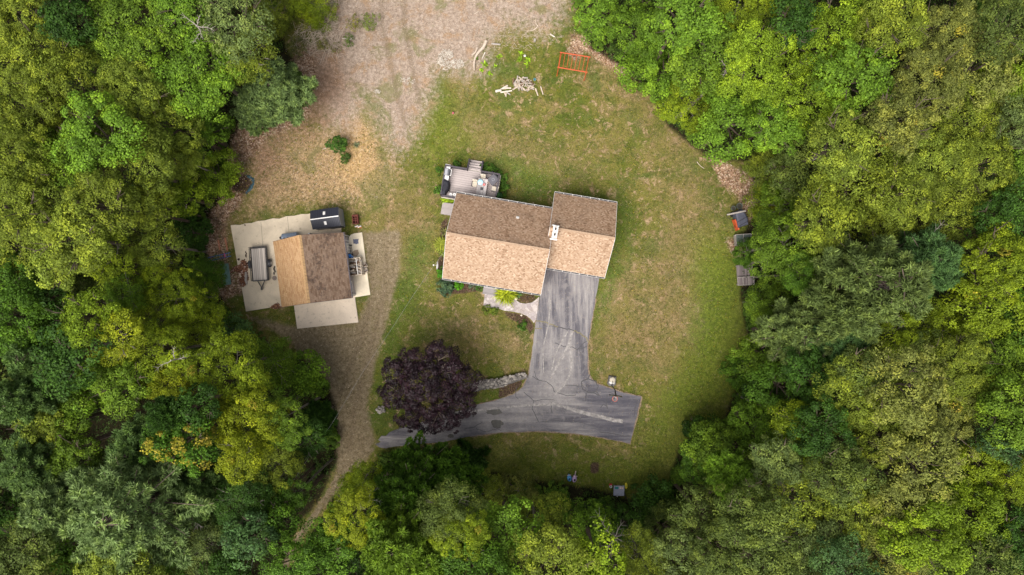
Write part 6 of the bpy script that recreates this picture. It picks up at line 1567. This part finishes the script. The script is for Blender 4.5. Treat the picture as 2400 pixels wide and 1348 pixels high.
# ------------------------------------------------------------------ shrubs, garden plants
def shrub(px, py, rr, col, label, seed, z=None, leaf=.09, cat='bush', name='shrub', cr=.16, m=40, group=None, wid=.6, keep=.9):
    t = thing(name, label, cat, P(px, py), 0, group)
    me = crown_broad('foliage', rr, seed, M_leaf, cr, leaf, m, nsub=6, hh=.9, keep=keep, wid=wid)
    c = bpy.data.objects.new('foliage', me); COL.objects.link(c); c.parent = t; c.location = (0, 0, z or rr * .6); c.color = (*col, 1)
    m_ = MB(); [m_.tube([(0, 0, 0), (math.cos(a) * rr * .4, math.sin(a) * rr * .4, rr * .6)], [.03, .01], 5) for a in (0, 1.6, 3.1, 4.7)]; m_.obj('stem', M_bark, t)
    return t
def tuft(px, py, rr, col, label, seed, n=150, w=.035, cat='plant', name='grass_clump', up=.6, group=None):
    g = np.random.default_rng(seed); a = g.uniform(0, 6.28, n); L = rr * g.uniform(.6, 1.1, n)
    V = []; F = []
    for k in range(n):
        d = np.array([math.cos(a[k]), math.sin(a[k]), 0]); s = np.array([-d[1], d[0], 0]) * w; b = np.array([g.normal() * rr * .18, g.normal() * rr * .18, 0]); u_ = up * g.uniform(.6, 1.3) * L[k]
        pts = [b, b + d * L[k] * .35 + [0, 0, u_ * .8], b + d * L[k] * .7 + [0, 0, u_ * .95], b + d * L[k] + [0, 0, u_ * .6]]
        for j, ww in enumerate((.6, 1, .8, .1)): V += [pts[j] - s * ww, pts[j] + s * ww]
        o_ = 8 * k; F += [(o_, o_ + 1, o_ + 3, o_ + 2), (o_ + 2, o_ + 3, o_ + 5, o_ + 4), (o_ + 4, o_ + 5, o_ + 7, o_ + 6)]
    V = np.array(V); tone = np.repeat(np.stack([g.random(n), g.random(n), np.ones(n)], 1), 8, 0)
    me = np_mesh(name, V, np.array(F), [M_leaf], {'tone': tone}); o = bpy.data.objects.new(name, me); COL.objects.link(o); o.location = P(px, py); o.color = (*col, 1); tag(o, label, cat, group); return o
tuft(1187, 688, 1.05, (.30, .36, .02), 'large bright yellow-green daylily clump beside the front steps', 1, 420, .032)
tuft(1209, 689, .5, (.09, .18, .06), 'small green clump right of the bright daylilies', 2, 110, .03)
shrub(1237, 695, .62, (.14, .10, .03), 'sparse brown-olive shrub in the half-round mulch bed', 3, leaf=.05, m=16, cr=.2, keep=.6)
shrub(1047, 671, .88, (.075, .135, .07), 'dark grey-green variegated bush at the lower left corner of the house', 4, .5, leaf=.085)
shrub(1076, 667, .5, (.10, .30, .015), 'bright green bush beside the dark corner bush', 5, .35)
shrub(1108, 671, .38, (.14, .20, .12), 'small silvery plant in the front bed', 6, .2, leaf=.06)
shrub(1124, 674, .35, (.08, .18, .03), 'small green plant left of the front steps', 7, .2, leaf=.07)
shrub(1036, 640, .5, (.07, .23, .015), 'rounded green bush below the satellite dish', 8, .35)
tuft(1035, 573, .75, (.26, .30, .04), 'yellowish lily clump along the left wall of the house', 9, 170, .028)
tuft(1040, 590, .55, (.18, .24, .04), 'lower lily clump along the left wall of the house', 10, 120, .028)
tuft(1044, 543, .5, (.16, .17, .06), 'thin olive clump below the cellar bulkhead', 11, 80, .02)
for i, (x, y, rr) in enumerate([(1045, 468, .45), (1055, 472, .45), (1064, 474, .4)]): tuft(x, y, rr, (.24, .36, .02), ['left', 'middle', 'right'][i] + ' bright leafy clump between deck and bulkhead', 12 + i, 90, .03)
for i, (x, y, rr) in enumerate([(1136, 392, .5), (1150, 398, .5), (1165, 404, .45), (1181, 416, .55), (1182, 436, .5), (1176, 455, .5), (1072, 384, .4), (1030, 400, .35), (1028, 446, .45)]):
    shrub(x, y, rr, (.07, .15, .02), ['leafy weeds just right of the deck steps', 'second weed clump right of the deck steps', 'weed clump at the upper right deck corner', 'weed clump outside the right deck railing, upper', 'weed clump outside the right deck railing, middle', 'weed clump outside the right deck railing by the roof', 'low weeds above the deck left of the steps', 'low weeds left of the grey grill', 'low weeds left of the covered grill'][i], 30 + i, rr * .35, leaf=.09, keep=.7, cat='plant', name='weed_clump')
shrub(1140, 727, .5, (.16, .22, .03), 'left plant in the mulch below the walk', 50, .15, leaf=.07, keep=.7, cat='plant', name='garden_plant')
shrub(1160, 728, .45, (.15, .22, .03), 'middle plant in the mulch below the walk', 51, .15, leaf=.07, keep=.7, cat='plant', name='garden_plant')
shrub(1224, 762, .5, (.07, .17, .02), 'green plant at the right end of the mulch bed by the driveway', 52, .15, leaf=.07, keep=.75, cat='plant', name='garden_plant')
shrub(1171, 464, .3, (.03, .09, .03), 'dark potted greenery in the lower right corner of the deck', 53, 1.2, leaf=.12, cat='plant', name='potted_plant')
t = shrub(797, 343, .95, (.055, .13, .02), 'lone dark green bush on the straw-coloured ground', 60, .8, leaf=.10, cr=.22, m=45)
shrub(812, 371, .5, (.07, .13, .025), 'small offshoot bush below the lone dark bush', 61, .3, leaf=.09, keep=.6)
tuft(836, 340, .35, (.14, .17, .09), 'tiny grey-green tuft right of the lone dark bush', 62, 50, .02)
for i, (x, y, rr, cl_) in enumerate([(1221, 125, .2, 'yellow-green'), (1220, 140, .24, 'bright'), (1238, 141, .24, 'broad'), (1234, 152, .2, 'thin'), (1169, 132, .22, 'pale'), (1136, 151, .26, 'wide'), (1161, 156, .14, 'tiny'), (1129, 165, .2, 'low'), (1148, 172, .18, 'sparse'), (1115, 138, .2, 'darker')]):
    lb = ['leafy plant above the white ring pipe, left', 'leafy plant below-left of the white ring pipe', 'leafy plant below-right of the white ring pipe', 'thin plant lowest of the ones near the white ring pipe', 'pale leafy plant alone in the middle of the overgrown bed', 'wide leafy plant at the left of the overgrown bed', 'tiny leafy plant in the centre of the overgrown bed', 'low leafy plant at the lower left of the overgrown bed', 'lowest sparse leafy plant of the overgrown bed', 'darker leafy plant beside the long bent trunk'][i]
    tuft(x, y, rr * 1.5, (.22, .36, .02) if i != 9 else (.10, .18, .02), lb, 70 + i, 16, .045, name='vegetable_plant', group='vegetable plants', up=.5)
for i, (x, y, rr, cl_) in enumerate([(870, 55, .9, (.16, .22, .04)), (835, 62, .8, (.20, .20, .04)), (820, 100, .7, (.10, .16, .03)), (790, 115, .6, (.16, .16, .05)), (700, 115, 1.1, (.16, .17, .06)), (730, 60, 1.0, (.20, .22, .03)), (760, 110, .7, (.18, .18, .05)), (690, 200, .9, (.12, .20, .03))]):
    shrub(x, y, rr, cl_, 'thin scrubby bush %s the bare brush by the sandy track' % ['far right of', 'above right of', 'below right of', 'just below', 'left of', 'above', 'in the middle of', 'well below'][i], 90 + i, rr * .5, leaf=.085, keep=.45, cr=.2, m=22)
# low brush along the edges of the clearing
r = random.Random(123)
edge = []
n = len(CLEAR)
for i in range(n):
    a, b = CLEAR[i], CLEAR[(i + 1) % n]; L = math.hypot(a[0] - b[0], a[1] - b[1])
    for k in range(int(L / 26)):
        t = (k + r.random()) * 26 / L; x, y = a[0] + (b[0] - a[0]) * t, a[1] + (b[1] - a[1]) * t
        if -20 < y < 1360 and clear_sd(x, y) > -60: edge.append((x, y))
BR = []
EP = [crown_broad('brush_leaves', 1.0, 300 + q, M_leaf, .22, .11, 34, nsub=6, hh=.8, keep=.75) for q in range(4)]
for x, y in edge:
    cx_, cy_ = x - 1200, y - 674; L = math.hypot(cx_, cy_); x += cx_ / L * 20 + r.uniform(-8, 8); y += cy_ / L * 20 + r.uniform(-8, 8)
    if 1310 < x < 1480 and 1080 < y < 1172 or 1690 < x < 1775 and 545 < y < 680: continue
    if 640 < x < 900 and y < 140 or (560 < x < 780 and 1120 < y): continue
    if 540 < x < 640 and 380 < y < 470: continue
    if 1650 < x < 1770 and 350 < y < 545: continue
    if 500 < x < 600 and 560 < y < 690: continue
    if clear_sd(x, y) < 8: continue
    s = r.uniform(.55, 1.15)
    t = thing('brush', 'low green brush where the clearing meets the woods', 'bush', P(x, y), r.uniform(0, 6), 'brush along the woods edge')
    BR.append((x, y, t))
    c = bpy.data.objects.new('foliage', EP[r.randrange(4)]); COL.objects.link(c); c.parent = t; c.location = (0, 0, s * .7); c.scale = (s, s, s)
    k = r.uniform(.75, 1.3); c.color = (.085 * k, .155 * k, .02, 1)
by = {}
for x, y, t in BR: by.setdefault(min(ANCH, key=lambda q: (q[0] - x) ** 2 + (q[1] - y) ** 2)[2], []).append((x, y, t))
for an, L in by.items():
    xs = [q[0] for q in L]; ys = [q[1] for q in L]; hz_ = max(xs) - min(xs) > max(ys) - min(ys); L.sort(key=lambda q: q[0] if hz_ else q[1])
    od = ['first', 'second', 'third', 'fourth', 'fifth', 'sixth', 'seventh', 'eighth', 'ninth', 'tenth', 'eleventh', 'twelfth', 'thirteenth', 'fourteenth', 'fifteenth']
    for i, (x, y, t) in enumerate(L): t['label'] = ('low edge brush ' + an) if len(L) == 1 else f"{od[i]} from the {'left' if hz_ else 'top'}, low edge brush {an}"
# short grass tufts over the lawn
g = np.random.default_rng(9); n = 42000
X = g.uniform(-28, 23, n); Y = g.uniform(-21, 27, n); px_, py_ = X * 25 + 1200, 674 - Y * 25
ok = (sdf_poly(px_, py_, CLEAR) < 10)
for poly, lim in ((DRIVE, 3), (DIRT, 25), (WALK, 2), ([(541, 527), (740, 496), (800, 480), (815, 545), (850, 543), (870, 693), (842, 700), (842, 757), (695, 772), (690, 722), (577, 732)], 3)): ok &= sdf_poly(px_, py_, poly) > lim
ok &= (sdf_poly(px_, py_, [(1045, 455), (1300, 470), (1440, 480), (1410, 640), (1280, 625), (1262, 680), (1040, 645)]) > 3) & (sdf_poly(px_, py_, GRAVEL) > 6)
ok &= g.random(n) < (.35 + .65 * (np.sin(X * .9 + 2 * np.sin(Y * .35)) * np.sin(Y * .8 + 1.5 * np.sin(X * .5)) > -.1))
X, Y = X[ok], Y[ok]; n = len(X); mm = 5
C = np.stack([X, Y, np.zeros(n)], 1)[:, None, :] + np.stack([g.normal(size=(n, mm)) * .05, g.normal(size=(n, mm)) * .05, g.uniform(.0, .03, (n, mm))], 2)
D = unit(np.stack([g.normal(size=(n, mm)), g.normal(size=(n, mm)), g.uniform(.3, 1.2, (n, mm))], 2)); Nn = np.cross(D, g.normal(size=D.shape))
Lf = g.uniform(.07, .15, n * mm); ct = np.repeat(g.random((n, 2)), mm, 0)
me = leaf_mesh('grass', C.reshape(-1, 3), Nn.reshape(-1, 3) + [0, 0, .3], Lf, Lf * .25, np.stack([g.random(n * mm), ct[:, 0], np.where(ct[:, 1] < .3, 0, 1)], 1), M_leaf, g, D=D.reshape(-1, 3))
o = bpy.data.objects.new('grass', me); COL.objects.link(o); o.color = (.12, .15, .035, .9); tag(o, 'short tufts of lawn grass', kind='stuff')
# fallen leaves
def litter(n, polys, seed, cols, name, label, smin=.05, smax=.12):
    g = np.random.default_rng(seed); C = []
    for poly in polys:
        xs = [q[0] for q in poly]; ys = [q[1] for q in poly]; k = int(n * (max(xs) - min(xs)) * (max(ys) - min(ys)) / 40000)
        x = g.uniform(min(xs) - 15, max(xs) + 15, k); y = g.uniform(min(ys) - 15, max(ys) + 15, k); ok = sdf_poly(x, y, poly) < g.normal(size=k) * 9
        C.append(np.stack([(x[ok] - 1200) / 25, (674 - y[ok]) / 25, np.full(ok.sum(), .015)], 1))
    C = np.concatenate(C); n = len(C); C[:, 2] += g.uniform(0, .03, n); Lf = g.uniform(smin, smax, n)
    me = leaf_mesh(name, C, np.array([0, 0, 1.]) + g.normal(size=(n, 3)) * .35, Lf, Lf * .6, np.stack([g.random(n)] * 3, 1), None, g)
    nm = N(name, .8, .2); at = nm.new('ShaderNodeAttribute', attribute_name='tone'); sp = nm.new('ShaderNodeSeparateColor'); nm.t.links.new(at.outputs['Color'], sp.inputs[0]); nm.base(nm.ramp(sp.outputs[0], cols)); me.materials.clear(); me.materials.append(nm.m)
    o = bpy.data.objects.new(name, me); COL.objects.link(o); tag(o, label, kind='stuff')
litter(5200, LITTER, 1, [(0, (.10, .05, .03)), (.45, (.28, .16, .095)), (.8, (.44, .30, .20)), (1, (.66, .54, .43))], 'fallen_leaves', 'brown and pink fallen leaves along the woods edge')
litter(900, [DIRT, STRAW, GRAVEL], 2, [(0, (.16, .09, .05)), (.5, (.36, .26, .17)), (1, (.62, .54, .44))], 'ground_debris', 'chips and dry leaves over the bare ground', .035, .085)
litter(800, [[(960, 300), (1500, 200), (1700, 500), (1700, 900), (1480, 1120), (1100, 1080), (900, 900), (960, 600)]], 3, [(0, (.22, .15, .07)), (.6, (.36, .26, .14)), (1, (.5, .42, .3))], 'lawn_leaves', 'few dry leaves scattered on the lawn', .04, .08)

# ------------------------------------------------------------------ power lines
def wire(pts, label, rad=.013):
    m = MB(); m.tube([P(*q) for q in pts], rad, 5); o = m.obj('power_line', simple('wire_' + str(len(bpy.data.materials)), (.32, .31, .30), .5, .4, .1)); tag(o, label, 'power line')
wire([(1041, 591, 4.4), (1004, 640, 4.5), (962, 702, 4.8), (925, 760, 5.2), (850, 872, 6.0), (783, 985, 7.2), (655, 1175, 8.6)], 'thin overhead wire from the left wall of the house down to the woods', .007)
wire([(655, 1165, 9.4), (628, 1210, 9.8), (585, 1300, 10.4), (555, 1400, 11)], 'left of the two overhead wires at the bottom left of centre', .013)
wire([(660, 1168, 9.2), (636, 1215, 9.6), (598, 1290, 10.2), (572, 1400, 11)], 'right of the two overhead wires at the bottom left of centre', .013)
po = P(668, 1155, 8.5); t = thing('utility_pole', 'wooden utility pole hidden in the trees at the dirt road', 'pole', (po.x, po.y, 0))
MB().cyl((0, 0, 0), (0, 0, 9.6), .15, .11).obj('pole_shaft', M_bark, t); MB().box((0, 0, 9.3), (1.2, .1, .1), rz=.5).obj('crossarm', M_bark, t)
